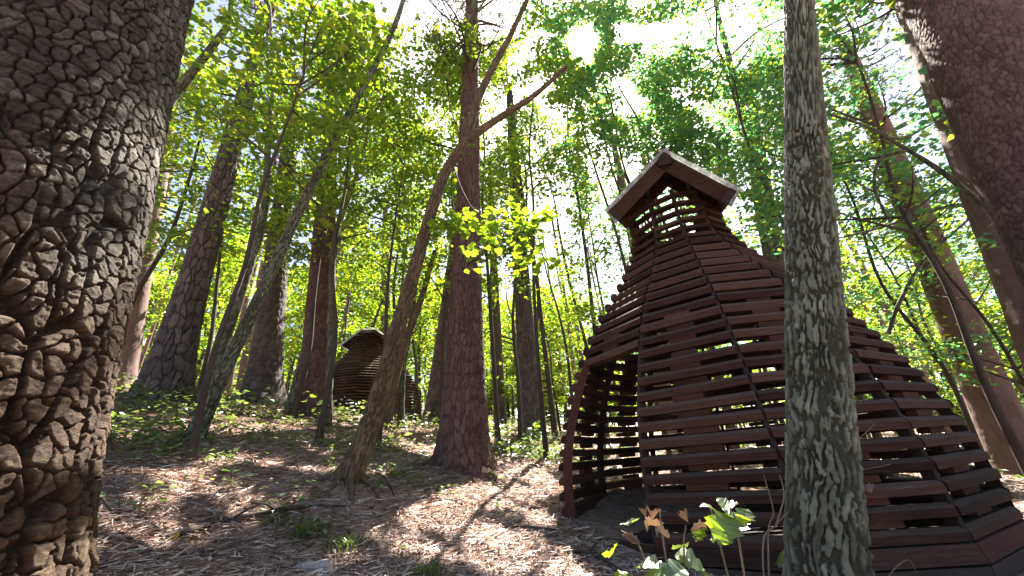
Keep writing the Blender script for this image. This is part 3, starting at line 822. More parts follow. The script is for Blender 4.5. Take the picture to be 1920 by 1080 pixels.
# ------------------------------------------------------------------ broadleaf trees of the wood
G_NEAR = 'young broadleaf trees round the clearing'
near = [(-2.6, 7.4, 8.5, 3.2, 2.2, 70, 'leaf', .05), (-4.8, 8.4, 8.4, 3.6, 2.2, 70, 'leaf', .06), (-6.6, 6.0, 7.5, 3.4, 2.0, 60, 'leaf', .05),
        (-1.9, 9.6, 9.0, 3.2, 2.4, 75, 'leaf', .06), (-.1, 9.0, 8.5, 3.0, 1.9, 50, 'leaf', .05), (1.4, 10.4, 7.0, 2.0, 2.0, 60, 'leaf', .05),
        (4.4, 9.2, 9.5, 3.4, 2.4, 85, 'leaf_cool', .07), (6.6, 8.0, 8.5, 2.4, 2.4, 85, 'leaf_cool', .04), (8.2, 6.6, 7.5, 1.6, 2.3, 80, 'leaf_cool', .035),
        (6.0, 5.4, 8.5, 3.2, 2.0, 70, 'leaf_cool', .05), (9.6, 9.0, 8.5, 1.2, 2.6, 85, 'leaf', .04), (3.0, 12.2, 10.5, 2.6, 2.4, 75, 'leaf_cool', .06),
        (6.8, 11.2, 8.0, 1.0, 2.5, 80, 'leaf', .04), (-7.6, 9.2, 8.5, 2.2, 2.4, 70, 'leaf', .06), (-9.6, 7.6, 8.0, 2.0, 2.3, 60, 'leaf', .06),
        (-3.6, 11.5, 10.5, 4.2, 2.4, 75, 'leaf', .05), (4.9, 7.3, 7.6, 2.8, 1.7, 55, 'leaf_cool', .045), (-3.7, 4.6, 7.2, 4.6, 1.5, 40, 'leaf', .04), (-3.2, 6.4, 10, 4.6, 2.3, 85, 'leaf', .05), (-1.1, 7.6, 11, 5.0, 2.4, 95, 'leaf', .05), (.4, 8.2, 11.5, 5.4, 2.2, 90, 'leaf', .05), (3.4, 8.6, 12, 6.0, 2.3, 100, 'leaf_cool', .06), (5.4, 8.8, 12, 4.2, 2.6, 110, 'leaf_cool', .05), (5.5, 6.7, 13.5, 8.0, 2.3, 95, 'leaf_cool', .05), (2.9, 8.6, 15.5, 8.5, 2.1, 85, 'leaf_cool', .05), (7.6, 7.4, 11, 3.2, 2.6, 110, 'leaf_cool', .04), (3.4, 7.9, 14.5, 7.4, 2.2, 95, 'leaf_cool', .05), (4.6, 9.4, 14.5, 7.0, 2.4, 90, 'leaf_cool', .07), (2.1, 10.8, 16, 8.2, 2.3, 80, 'leaf_cool', .07), (.8, 10.6, 15.5, 8, 2.0, 70, 'leaf', .07), (-.6, 9.6, 14, 8, 1.8, 60, 'leaf', .06), (.5, 12.6, 14, 4.2, 2.8, 110, 'leaf', .08), (2.6, 14.5, 15, 5, 2.8, 110, 'leaf', .08), (-2.3, 12.2, 13.5, 4, 2.7, 100, 'leaf', .08), (-5.6, 10.6, 13, 4.8, 2.8, 100, 'leaf', .08), (5.6, 13.5, 15, 5, 3.0, 120, 'leaf_cool', .08), (8.6, 10.6, 13, 4, 2.8, 100, 'leaf_cool', .05), (-8, 7.4, 11, 3.6, 2.4, 80, 'leaf', .06), (-5.2, 19.5, 14, 4, 2.8, 110, 'leaf', .08), (-7.0, 18.5, 13, 4, 2.6, 100, 'leaf', .08), (-4.4, 13.6, 15, 5.5, 2.8, 100, 'leaf', .08), (11.5, 7.2, 8.0, 1.5, 2.4, 70, 'leaf_cool', .06)]
for k, (x, y, h, z0, rc, ns, lm, tr) in enumerate(near):
    w = 'cool green' if lm == 'leaf_cool' else 'yellow green'
    r_ = x / y
    zone = ('between the massive pine and slanting oak stem' if r_ < -.62 else 'between slanting oak stem and leaning forked oak' if r_ < -.25 else
            'around the central pine, left of the hut' if r_ < .2 else 'rising behind the roof of the large hut' if r_ < .62 else 'right of the hut, near the leaning pine')
    broadleaf('young_tree', 'slender %s leaved tree %s' % (w, zone), 'young %s trees %s' % (w, zone),
              x, y, h, z0, rc, ns, 72 if lm == 'leaf' else 66, .105, lm, 200 + k, tr, lean=(np.sin(k * 2.3) * .7, np.cos(k * 1.7) * .5))
rng = np.random.default_rng(5)
mid = []
tries = 0
while len(mid) < 46 and tries < 4000:
    tries += 1
    y = rng.uniform(11, 27); x = rng.uniform(-1.15, 1.2) * y
    if any((x - a) ** 2 + (y - b) ** 2 < 3.2 for a, b in mid): continue
    if (x + 5.6) ** 2 + (y - 15) ** 2 < 9 or (abs(x / y + .385) < .16 and y < 15): continue
    mid.append((x, y))
for k, (x, y) in enumerate(mid):
    h = rng.uniform(5, 11)
    side = 'uphill on the left beyond the pines' if x / y < -.3 else 'straight ahead past the central pine' if x / y < .25 else 'downhill beyond the large hut'
    broadleaf('young_tree', 'bushy young tree deeper in the sunlit wood, ' + side, 'bushy young trees ' + side, x, y, h, rng.uniform(.5, 1.6), rng.uniform(1.6, 2.5), int(36 + h * 2.4), 66, .145,
              'leaf' if (x < 3 or k % 3) else 'leaf_cool', 400 + k, rng.uniform(.04, .09), lean=tuple(rng.normal(0, .5, 2)), spray_r=.75)
# far trees: copies of five patterns
protos = []
for k in range(5):
    protos.append(broadleaf('forest_tree', 'broadleaf tree in the far depth of the wood', 'far trees of the wood', 0, 30, rng.uniform(8, 12), .6, 2.8, 80, 60, .24, 'leaf', 600 + k, .12, cull=False, twigs=False, parent_only=True, spray_r=1.0))
used = 0
for k in range(110):
    y = rng.uniform(27, 75); x = rng.uniform(-1.25, 1.3) * y
    o = protos[k] if k < 5 else copy_tree(protos[k % 5])
    o.location = (x, y, float(surf(x, y)) - .1)
    o.rotation_euler = (0, 0, rng.uniform(0, 6.28))
    s = rng.uniform(.8, 1.5); o.scale = (s, s, s * rng.uniform(.9, 1.2))
# far trunks
tp = Geo()
_pts = spline([(0, 0, -.4), (.1, .05, 4), (-.05, .1, 9), (.1, 0, 15)], 6)
tp.add(*tube(_pts, np.linspace(.17, .09, len(_pts)), 10))
far_trunk = tp.mesh('trunk', [M['pine_plain']], True)
n_far = 0
for k in range(70):
    y = rng.uniform(14, 45); x = rng.uniform(-1.1, 1.2) * y
    if (x + 5.4) ** 2 + (y - 15) ** 2 < 9 or (-9 < x < -3.5 and y < 16): continue
    t = thing('pine_tree', 'bare straight pine trunk far back in the wood', 'tree', (x, y, float(surf(x, y))), 'far bare pine trunks')
    t.rotation_euler = (rng.normal(0, .03), rng.normal(0, .03), rng.uniform(0, 6))
    s = rng.uniform(.6, 1.25); t.scale = (s, s, 1)
    link('trunk', far_trunk, t)

# ------------------------------------------------------------------ huts
ZK = np.array([-.27, -.15, 0, .15, .3, .5, .7])
RK = np.array([.385, .383, .375, .333, .262, .142, .129])
def natspl(x, xk, yk):
    n = len(xk); h = np.diff(xk); A = np.eye(n); b = np.zeros(n)
    for i in range(1, n - 1):
        A[i, i - 1], A[i, i], A[i, i + 1] = h[i - 1], 2 * (h[i - 1] + h[i]), h[i]
        b[i] = 3 * ((yk[i + 1] - yk[i]) / h[i] - (yk[i] - yk[i - 1]) / h[i - 1])
    c = np.linalg.solve(A, b); d = np.diff(c) / (3 * h); bb = np.diff(yk) / h - h * (2 * c[:-1] + c[1:]) / 3
    x = np.asarray(x, float); i = np.clip(np.searchsorted(xk, x) - 1, 0, n - 2); u = x - xk[i]
    return yk[i] + bb[i] * u + c[i] * u * u + d[i] * u ** 3
Z0 = -.1347
RIBS = [-177, -142.1, -109.3, -77.9, -43.2, -5.7, 31.6, 68.9, 106.1, 143.4]
def prof(z, i):
    """Radius (m) of rib i at height z (m above the floor)."""
    k = 1.12 if i == 0 else 1.0
    return natspl(z / D + Z0, ZK, RK) * D * k
PITCH, NR = .0287 * D, 28
DOOR_TOP = 12                     # rings below this one leave the doorway open

def prism(outline_a, outline_b):
    k = len(outline_a)
    V = np.vstack([outline_a, outline_b])
    Q = [(i, (i + 1) % k, k + (i + 1) % k, k + i) for i in range(k)]
    T = [(0, i + 1, i) for i in range(1, k - 1)] + [(k, k + i, k + i + 1) for i in range(1, k - 1)]
    return V, Q, T

def piece(name, V, Q, T, m, parent):
    return link(name, mesh_np(name, V, Q, T, mats=[M[m]]), parent)

def box_pts(o, ex, ey, ez):
    o, ex, ey, ez = map(np.asarray, (o, ex, ey, ez))
    V = np.array([o + a * ex + b * ey + c * ez for c in (0, 1) for a, b in ((0, 0), (1, 0), (1, 1), (0, 1))], float)
    Q = [(3, 2, 1, 0), (4, 5, 6, 7), (0, 1, 5, 4), (1, 2, 6, 5), (2, 3, 7, 6), (3, 0, 4, 7)]
    return V, Q, None

def make_hut(label):
    rng = np.random.default_rng(77)
    root = thing('slatted_hut', label, 'hut', HC, 'slatted timber huts in the wood')
    nrib = len(RIBS)
    def rp(i, r):
        a = rad(RIBS[i % nrib]); return np.array([r * math.cos(a), r * math.sin(a)])
    h, d = .094, .155
    for i in range(nrib):
        j = (i + 1) % nrib
        for k in range(NR):
            if i == 0 and k < DOOR_TOP: continue
            z = k * PITCH
            slope = (prof(z + PITCH, i) - prof(z, i)) / PITCH      # negative: leans inwards
            dep = d if k < 17 else .09
            hh = (h if k < 13 else h * 1.12) if k < 22 else .076
            sec = [(0, 0), (.0, hh * .62), (-.035, hh), (-dep, hh), (-dep, .012)]
            dz, dr = rng.normal(0, .0035), rng.normal(0, .004)
            ends = []
            A, B = rp(i, prof(z, i)), rp(j, prof(z, j))
            t = (B - A) / np.linalg.norm(B - A)
            half = .5 * rad((RIBS[j] - RIBS[i]) % 360)
            for P0, s_ in ((A, 1), (B, -1)):
                u = P0 / np.linalg.norm(P0)
                g_ = .009 + rng.uniform(0, .006)
                if i == nrib - 1 and s_ == -1: g_ = -.075
                e = []
                tz = rng.normal(0, .003)
                for n_, zz in sec:
                    p = P0 + u * (n_ + dr) / math.cos(half) + t * s_ * g_
                    e.append((p[0], p[1], z + zz + dz + tz + .10 * n_))
                ends.append(np.array(e))
            V, Q, T = prism(*ends)
            piece('slat', V, Q, T, 'slat', root)
            # spacer block between this ring and the next
            if k < 14 and not (i == 0 and k == DOOR_TOP - 1):
                L = np.linalg.norm(B - A)
                mid_ = (A + B) / 2 + t * rng.normal(0, .02)
                nrm = np.array([t[1], -t[0]])
                if nrm.dot(mid_) < 0: nrm = -nrm
                w = .135 * L * rng.uniform(.85, 1.15)
                inset = -.055 + min(0, slope) * .04
                o = np.r_[mid_ - t * w + nrm * (inset - .08 + dr), z + hh + .004 + dz]
                V, Q, T = box_pts(o, np.r_[t * 2 * w, 0], np.r_[nrm * .08, 0], (0, 0, PITCH - hh - .008))
                piece('spacer_block', V, Q, T, 'post' if rng.uniform() < .25 else 'slat', root)
    # ribs behind the slat joints
    for i in range(nrib):
        a = rad(RIBS[i]); u = np.array([math.cos(a), math.sin(a)]); s = np.array([-u[1], u[0]])
        zz = np.linspace(-.05, NR * PITCH - .03, 26)
        r_ = prof(np.maximum(zz, 0), i) - .024
        V, Q = [], []
        for z, r in zip(zz, r_):
            for n_, w in ((0, -.019), (0, .019), (-.10, .019), (-.10, -.019)):
                V.append((*(u * (r + n_) + s * w), z))
        for k in range(len(zz) - 1):
            for q in range(4):
                Q.append((4 * k + q, 4 * k + (q + 1) % 4, 4 * k + 4 + (q + 1) % 4, 4 * k + 4 + q))
        piece('rib', V, Q, None, 'rib', root)
    # door posts
    for i, sgn in ((0, 1),):
        a = rad(RIBS[i]); u = np.array([math.cos(a), math.sin(a)]); s = np.array([-u[1], u[0]]) * sgn
        zz = np.linspace(-.02, DOOR_TOP * PITCH + .01, 12)
        V, Q = [], []
        for z in zz:
            r = float(prof(max(z, 0), i)) - .03
            for n_, w in ((.012, .012), (.012, .085), (-.09, .085), (-.09, .012)):
                V.append((*(u * (r + n_) + s * w), z))
        for k in range(len(zz) - 1):
            for q in range(4):
                Q.append((4 * k + q, 4 * k + (q + 1) % 4, 4 * k + 4 + (q + 1) % 4, 4 * k + 4 + q))
        Q += [(3, 2, 1, 0), tuple(4 * (len(zz) - 1) + q for q in range(4))]
        piece('door_post', V, Q, None, 'post', root)
    # base board and plinth skirts, facet by facet
    for i in range(nrib):
        j = (i + 1) % nrib
        for nm, z1, z2, o1, o2, m_ in (('base_board', -.128, -.012, .035, .012, 'post' if i in (3, 4) else 'slat'), ('plinth_panel', -.75, -.145, .075, .028, 'plinth')):
            if i == 0 and nm == 'base_board':
                pass
            ends = []
            A, B = rp(i, 1), rp(j, 1)
            t = (B - A) / np.linalg.norm(B - A)
            for I, s_ in ((i, 1), (j, -1)):
                u = rp(I, 1); r = float(prof(0, I))
                ends.append(np.array([(*(u * (r + o) + t * s_ * .004), z) for o, z in ((o1, z1), (o2, z2), (o2 - .06, z2), (o1 - .06, z1))]))
            piece(nm, *prism(*ends), m_, root)
    # floor boards
    R = float(prof(0, 2)) * .90
    nb = 17
    for k in range(nb):
        x0 = -R + 2 * R * k / nb; x1 = x0 + 2 * R / nb - .012
        yl = math.sqrt(max(.05, R * R - max(abs(x0), abs(x1)) ** 2))
        V, Q, T = box_pts((x0, -yl, -.055), (x1 - x0, 0, 0), (0, 2 * yl, 0), (0, 0, .04 + rng.uniform(0, .004)))
        piece('floor_board', V, Q, T, 'rib', root)
    # gabled roof over the neck
    fx = np.array([math.cos(rad(-112)), math.sin(rad(-112)), 0])          # out of the front gable
    ex = np.array([-fx[1], fx[0], 0])                                     # towards the right-hand eave
    up = np.array([0, 0, 1.0])
    ctr = np.array([2.28, 4.55, 0]) - np.array([HC[0], HC[1], 0]) + fx * .02
    al = rad(9)
    ze, za, w, Ln = CAM[2] + 3.20 - HC[2], CAM[2] + 3.87 - HC[2], 0.79, .78
    back = -fx
    piv = ctr + up * ze
    ex, up = ex * math.cos(al) - up * math.sin(al), up * math.cos(al) + ex * math.sin(al)
    pt_ = rad(18)                                                        # the cap tips a little forward
    back, up = back * math.cos(pt_) + up * math.sin(pt_), up * math.cos(pt_) - back * math.sin(pt_)
    fx = -back
    ctr = piv - up * ze
    for s_ in (-1, 1):
        eave, apex = ctr + ex * w * s_ + up * ze, ctr + up * za
        sl = unit(eave - apex); nrm = np.cross(sl, back); nrm = nrm * np.sign(nrm[2])
        Ls = np.linalg.norm(eave - apex)
        # sheet on top, ply deck below
        V, Q, T = box_pts(apex - fx * -.06 - sl * .02 + nrm * .012, sl * (Ls + .09), back * (Ln + .12), nrm * .04)
        piece('roof_sheet', V, Q, T, 'roof', root)
        V, Q, T = box_pts(apex + sl * .03 - nrm * .022, sl * (Ls - .01), back * Ln, nrm * .03)
        piece('roof_deck', V, Q, T, 'slat', root)
        for off in (0.0, Ln - .05):
            V, Q, T = box_pts(apex + back * off - nrm * .19 + sl * .0 + fx * .004, sl * (Ls + .02), back * .05, nrm * .166)
            piece('barge_board', V, Q, T, 'slat', root)
        V, Q, T = box_pts(apex + sl * (Ls * .42) + back * .06 - nrm * .12, sl * .07, back * (Ln - .12), nrm * .095)
        piece('purlin', V, Q, T, 'rib', root)
        V, Q, T = box_pts(apex + sl * (Ls - .075) + back * .06 - nrm * .13, sl * .07, back * (Ln - .12), nrm * .105)
        piece('eave_beam', V, Q, T, 'slat', root)
        V, Q, T = box_pts(eave + fx * .035 - nrm * .20 - sl * .05, sl * .10, back * .09, nrm * .205)
        piece('barge_end_block', V, Q, T, 'rib', root)
    V, Q, T = box_pts(ctr + up * (za - .17) - ex * .085 + fx * .05, ex * .17, back * .12, up * .21)
    piece('ridge_block', V, Q, T, 'rib', root)
    V, Q, T = box_pts(ctr + up * (za - .14) - ex * .04 + back * .07, ex * .08, back * (Ln - .13), up * .10)
    piece('ridge_beam', V, Q, T, 'rib', root)
    V, Q, T = box_pts(ctr + up * (za + .030) - ex * .07 + fx * .055, ex * .14, back * (Ln + .11), up * .022)
    piece('ridge_cap', V, Q, T, 'roof', root)
    return root

hut = make_hut('large onion shaped hut of dark slats with an open doorway and gabled cap')
hut2 = copy_tree(hut)
hut2['label'] = 'small distant slatted hut beyond the leaning oak'
hx, hy = at(678, 780, 15)[:2]
hut2.location = (float(hx), float(hy), float(at(690, 785, 15)[2]) + .12)
hut2.rotation_euler = (0, 0, rad(178))
hut2.scale = (.95, .95, .70)
_bk = Vector((-math.cos(rad(-112)), -math.sin(rad(-112)), 0))
_o = Vector((2.28 - HC[0], 4.55 - HC[1], 0)) - .02 * _bk
for ch in hut2.children:                                   # this one's cap is longer and covers the whole neck
    if ch.name.split('.')[0] in ('roof_sheet', 'roof_deck', 'barge_board', 'purlin', 'eave_beam', 'barge_end_block', 'ridge_block', 'ridge_beam', 'ridge_cap'):
        ch.matrix_local = Matrix.Translation(_o - .1 * _bk) @ Matrix.Scale(2.1, 4, _bk) @ Matrix.Translation(-_o)

# ------------------------------------------------------------------ forest floor litter and plants
def in_hut(x, y, m=.0):
    return (x - HC[0]) ** 2 + (y - HC[1]) ** 2 < (.385 * D + m) ** 2
rng = np.random.default_rng(8)
def scatter(n, y0, y1, xl=-1.05, xr=1.15, pw=1.4):
    y = y0 + (y1 - y0) * rng.uniform(0, 1, n) ** pw
    x = rng.uniform(xl, xr, n) * (y + .8)
    k = ~in_hut(x, y, .03)
    return x[k], y[k]
x, y = scatter(130000, 1.9, 11.5)
n = len(x)
z = surf(x, y) + rng.uniform(-.005, .03, n)
th = rng.uniform(0, 2 * math.pi, n)
L = rng.uniform(.06, .19, n); W = rng.uniform(.0012, .0032, n) * (1 + .12 * y)
dr = np.c_[np.cos(th), np.sin(th), rng.normal(0, .18, n)]
sd = np.c_[-np.sin(th), np.cos(th), rng.normal(0, .5, n)]
c = np.c_[x, y, z]
bow = rng.normal(0, .012, n)[:, None] * np.c_[-np.sin(th), np.cos(th), 0 * th]
V = np.stack([c - dr * L[:, None] / 2 - sd * W[:, None], c - dr * L[:, None] / 2 + sd * W[:, None], c + bow + sd * W[:, None], c + bow - sd * W[:, None], c + dr * L[:, None] / 2 + sd * W[:, None] * .6, c + dr * L[:, None] / 2 - sd * W[:, None] * .6], 1).reshape(-1, 3)
b6 = (np.arange(n) * 6)[:, None]
Q = np.concatenate([b6 + np.array([[0, 1, 2, 3]]), b6 + np.array([[3, 2, 4, 5]])])
link('needle_litter', mesh_np('needle_litter', V, Q, mats=[M['litter']]), kind='stuff')
x, y = scatter(8000, 2.0, 20, pw=1.3)
n = len(x)
A, N = leaf_dirs(rng, n, .5)
V, Q, T = leaves(np.c_[x, y, surf(x, y) + .015], A, N, rng.uniform(.025, .07, n))
link('leaf_litter', mesh_np('leaf_litter', V, Q, T, mats=[M['dry_leaf']]), kind='stuff')

def patch(px, py, n, rx, ry, zmax=.16, size=.05):
    p = gpix(px, py)
    x = p[0] + rng.normal(0, rx, n); y = p[1] + rng.normal(0, ry, n)
    k = ~in_hut(x, y, .1)
    return np.c_[x[k], y[k], surf(x[k], y[k]) + rng.uniform(.02, zmax, k.sum())], np.full(k.sum(), size)
PP, SS = [], []
for a in ((300, 790, 798, .8, .5, .35, 0.083), (250, 830, 570, .5, .3, .25, 0.077), (420, 770, 380, .5, .4, .2, 0.077), (600, 840, 494, .8, .4, .14, 0.066), (500, 760, 494, 1.0, .6, .2, 0.077), (690, 800, 570, .9, .7, .2, 0.083),
          (560, 800, 304, .8, .3, .15, 0.066), (1000, 855, 798, .55, .5, .22, 0.083), (980, 820, 722, 1.2, .8, .3, 0.094), (640, 770, 494, .9, .6, .25, 0.088), (860, 800, 494, 1.2, .8, .25, 0.088), (720, 840, 342, .4, .3, .12, 0.066),
          (250, 710, 1330, 1.6, 1.4, .7, 0.110), (420, 730, 798, 1.3, 1.0, .5, 0.110), (560, 740, 722, 1.6, 1.0, .4, 0.110), (900, 770, 950, 3.0, 1.6, .6, 0.121), (760, 905, 95, .25, .1, .08, 0.055), (590, 1000, 114, .25, .1, .06, 0.055)):
    p, s = patch(*a); PP.append(p); SS.append(s)
for _ in range(34):
    p, s = patch(rng.uniform(210, 1000), rng.uniform(800, 965), int(rng.integers(8, 26)), .10, .08, .14, .065); PP.append(p); SS.append(s)
# undergrowth scattered over the whole slope behind
y = rng.uniform(7.5, 30, 16000); x = rng.uniform(-1.15, 1.2, 16000) * y
cl = fbm(x * .6, y * .6, 0, 2, 71) > .5
x, y = x[cl], y[cl]
PP.append(np.c_[x, y, surf(x, y) + rng.uniform(.03, .55, len(x)) * rng.uniform(.3, 1, len(x))]); SS.append(np.full(len(x), .13))
P = np.concatenate(PP); S = np.concatenate(SS) * rng.uniform(.6, 1.4, len(P))
A, N = leaf_dirs(rng, len(P), .35)
V, Q, T = leaves(P, A, N, S)
link('ground_cover', mesh_np('ground_cover', V, Q, T, mats=[M['leaf_pale']]), kind='stuff')

def grass_tuft(label, px, py, n, Lm, spread, seed, lean=(0, 0)):
    r = np.random.default_rng(seed)
    p = gpix(px, py)
    t = thing('grass_tuft', label, 'grass', (p[0], p[1], float(surf(p[0], p[1]))), 'grass tufts on the forest floor')
    G = Geo()
    for _ in range(n):
        a = r.uniform(0, 2 * math.pi); L = Lm * r.uniform(.5, 1.2)
        d = np.array([math.cos(a) + lean[0], math.sin(a) + lean[1], 0]) 
        b0 = np.r_[r.normal(0, spread, 2), -.01]
        s = np.linspace(0, 1, 6)[:, None]
        pts = b0 + d * L * (.25 * s + .45 * s ** 2) + np.array([0, 0, 1]) * L * (1.0 * s - .62 * s ** 2)
        sd = np.array([-d[1], d[0], 0]); sd /= np.linalg.norm(sd) + 1e-9
        w = .0045 * (1 - s ** 2 * .95) * r.uniform(.7, 1.3)
        V = np.concatenate([pts - sd * w, pts + sd * w])
        G.add(V, [(k, k + 1, 7 + k, 6 + k) for k in range(5)])
    link('blade', G.mesh('blade', [M['grass']]), t)['kind'] = 'stuff'
    return t
grass_tuft('dark green grass tuft arching over the litter at lower centre left', 575, 1010, 60, .34, .05, 1, (-.2, -.1))
grass_tuft('broad dark tuft of fine grass beside the arching one', 645, 1030, 90, .26, .09, 2)
grass_tuft('bright yellow green grass tuft at the bottom of the clearing', 800, 1085, 80, .26, .05, 3, (.35, -.2))
grass_tuft('single pale grass sprig rising left of the tufts', 520, 985, 7, .30, .02, 4)
grass_tuft('fresh grass patch beside the foot of the central pine', 985, 860, 90, .22, .2, 5)

def stick(label, pix, r0, r1, m='dead', name='fallen_branch', lift=.02, twig=()):
    pts = []
    for px, py in pix:
        p = gpix(px, py); p[2] = float(surf(p[0], p[1])) + lift; pts.append(p)
    P = spline(pts, 6); b = P[0].copy()
    G = Geo()
    G.add(*tube(P - b, np.linspace(r0, r1, len(P)) * (1 + .15 * np.sin(np.arange(len(P)) * 1.9)), 7))
    for k, (dx, dy, dz) in enumerate(twig):
        q = P[int(len(P) * (.35 + .2 * k)) % len(P)] - b
        G.add(*tube(np.array([q, q + np.array([dx, dy, dz]) * .5 + [.01, .01, .02], q + [dx, dy, dz]]), [r1, r1 * .8, r1 * .4], 5))
    o = link(name, G.mesh(name, [M[m]], True))
    o.location = b
    return tag(o, label, 'branch')
stick('long dark branch lying across the shadow left of the clearing', [(330, 1000), (430, 975), (560, 960), (700, 955)], .03, .012, 'stem', lift=.015, twig=[(.2, .1, .1), (-.1, -.2, .08)])
stick('thin pale stick lying near the foot of the massive pine', [(330, 905), (400, 918), (470, 925)], .008, .005)
stick('pale fallen stick with a kink right of the slanting oak stem', [(398, 797), (440, 803), (480, 812), (520, 820)], .018, .008, twig=[(.15, .05, .12)])
stick('grey fallen branch pointing at the doorway of the large hut', [(940, 985), (990, 993), (1045, 1000)], .018, .01, 'stem')
stick('short pale stick in the litter at far lower left', [(235, 1010), (275, 1032), (300, 1060)], .010, .006)
stick('mossy log lying across the slope behind the blue grey pine', [(430, 715), (490, 722), (545, 730), (600, 742)], .12, .10, 'stem', 'fallen_log', lift=.08)['category'] = 'log'
stick('dark root like stick in the debris below the doorway sill', [(1075, 1035), (1120, 1050), (1170, 1075)], .022, .012, 'stem', lift=.03, twig=[(.12, -.1, .1), (-.1, .08, .06)])
stick('pale twig crossing the debris by the plinth of the large hut', [(1090, 1060), (1112, 1045), (1118, 1020)], .009, .005)
stick('short broken branch by the foot of the leaning oak', [(690, 880), (720, 905), (740, 930)], .014, .006, 'stem')

# curved bare twig against the big pine's foot
def twig(label, pts, r0, r1, m='stem', name='bare_twig'):
    P = spline(pts, 6); b = P[0].copy(); G = Geo()
    G.add(*tube(P - b, np.linspace(r0, r1, len(P)), 6))
    o = link(name, G.mesh(name, [M[m]], True)); o.location = b
    return tag(o, label, 'twig')
gp = lambda px, py: (lambda p: np.array([p[0], p[1], float(surf(p[0], p[1]))]))(gpix(px, py))
b0 = gp(215, 975)
twig('dark bare twig arching out from the foot of the massive pine', [b0, at(190, 930, b0[1]), at(172, 890, b0[1] + .02)], .010, .005)
twig('hair thin twig bending over the litter beside the massive pine', [gp(225, 980), at(222, 930, b0[1] + .2), at(200, 890, b0[1] + .2), at(172, 872, b0[1] + .1)], .004, .002)

# small single pieces on the floor
def one_leaf(name, label, px, py, size, m, seed, up=.01, cat='leaf'):
    r = np.random.default_rng(seed)
    p = gpix(px, py); p[2] = float(surf(p[0], p[1])) + up
    V, Q, T = leaves(np.zeros((1, 3)), np.array([[r.normal(), r.normal(), .3]]), unit(np.array([[-.2, -.6, .8]])), np.array([size]), LOBED)
    o = link(name, mesh_np(name, V, Q, T, mats=[M[m]])); o.location = p
    return tag(o, label, cat)
one_leaf('fallen_leaf', 'orange fallen leaf on the litter near the massive pine', 322, 1008, .09, 'yellow_leaf', 3, .03)
# flat pale stone at the bottom edge
r = np.random.default_rng(4)
p = gpix(585, 1079)
k = 11
th = np.arange(k) * 2 * math.pi / k
ou = np.c_[np.cos(th) * .15, np.sin(th) * .10] * (1 + .16 * r.normal(0, 1, (k, 1)))
V = np.vstack([np.c_[ou * 1.05, np.full(k, -.05)], np.c_[ou, np.full(k, .015)], np.c_[ou * .82, .035 + .008 * r.normal(0, 1, k)], [[0, 0, .04]]])
Q = [(a * k + i, a * k + (i + 1) % k, (a + 1) * k + (i + 1) % k, (a + 1) * k + i) for a in (0, 1) for i in range(k)]
T = [(2 * k + i, 2 * k + (i + 1) % k, 3 * k) for i in range(k)]
st, nt, nn, ll, pp = mat('pale_stone'); pp.inputs['Base Color'].default_value = (.36, .32, .29, 1); pp.inputs['Roughness'].default_value = .9
nz = nn.new('ShaderNodeTexNoise'); nz.inputs['Scale'].default_value = 22; rp_ = ramp(nn, [(.35, (.25, .21, .19)), (.65, (.42, .38, .35))]); ll.new(nz.outputs['Fac'], rp_.inputs[0]); ll.new(rp_.outputs[0], pp.inputs['Base Color'])
o = link('flat_stone', mesh_np('flat_stone', V, Q, T, mats=[st])); o.location = (p[0], p[1], float(surf(p[0], p[1])) + .01)
tag(o, 'flat pale stone half sunk in the litter at the bottom edge', 'stone')

# ------------------------------------------------------------------ seedlings and leafy branches with leaves one by one
LEAF_ME = {}
def leaf_mesh(m, v):
    if (m, v) not in LEAF_ME:
        vv = LOBED[0].copy()
        r = np.random.default_rng(v)
        vv[:, 2] += .10 * np.sin(vv[:, 0] * 5 + v) * (1 + v * .3) + r.normal(0, .02, len(vv))
        if v >= 3:                              # withered: rolled up
            vv[:, 2] += np.abs(vv[:, 1]) * .9; vv[:, 1] *= .55
        LEAF_ME[(m, v)] = mesh_np('leaf', vv, LOBED[1], None, mats=[M[m]], smooth=False)
    return LEAF_ME[(m, v)]
def put_leaf(parent, p, a, nrm, size, m, v):
    a = unit(a - nrm * a.dot(nrm)); b = np.cross(nrm, a)
    o = link('leaf', leaf_mesh(m, v), parent)
    o.matrix_local = Matrix([[*(np.array([a[i], b[i], nrm[i]]) * size), p[i]] for i in range(3)] + [[0, 0, 0, 1]])
    return o

def seedling(label, foot, y, stems, leafpix, size, mats_, seed, name='oak_seedling', cat='seedling'):
    """stems: pixel polylines; leafpix: (px, py, size factor, material, variant)."""
    r = np.random.default_rng(seed)
    b = at(*foot, y); b[2] = float(surf(b[0], b[1]))
    t = thing(name, label, cat, b)
    for pl in stems:
        P = [b.copy() + [0, 0, -.02]] if pl[0] is None else []
        P += [at(px, py, y + dy) for px, py, dy in pl[(1 if pl[0] is None else 0):]]
        P = spline(P, 5) - b
        V, Q, T = tube(P, np.linspace(.005, .0022, len(P)), 5)
        link('stem', mesh_np('stem', V, Q, T, mats=[M['dead']], smooth=True), t)
    for px, py, sf, m, v in leafpix:
        p = at(px, py, y + r.uniform(-.08, .08)) - b
        a = np.array([r.normal(0, .8), r.normal(-.3, .5), r.normal(-.1, .35)])
        nrm = unit(np.array([r.normal(0, .35), r.normal(-.25, .4), 1.0]))
        put_leaf(t, p, unit(a), nrm, size * sf, m, v)
    return t
G_, W_ = 'leaf_pale', 'dry_leaf'
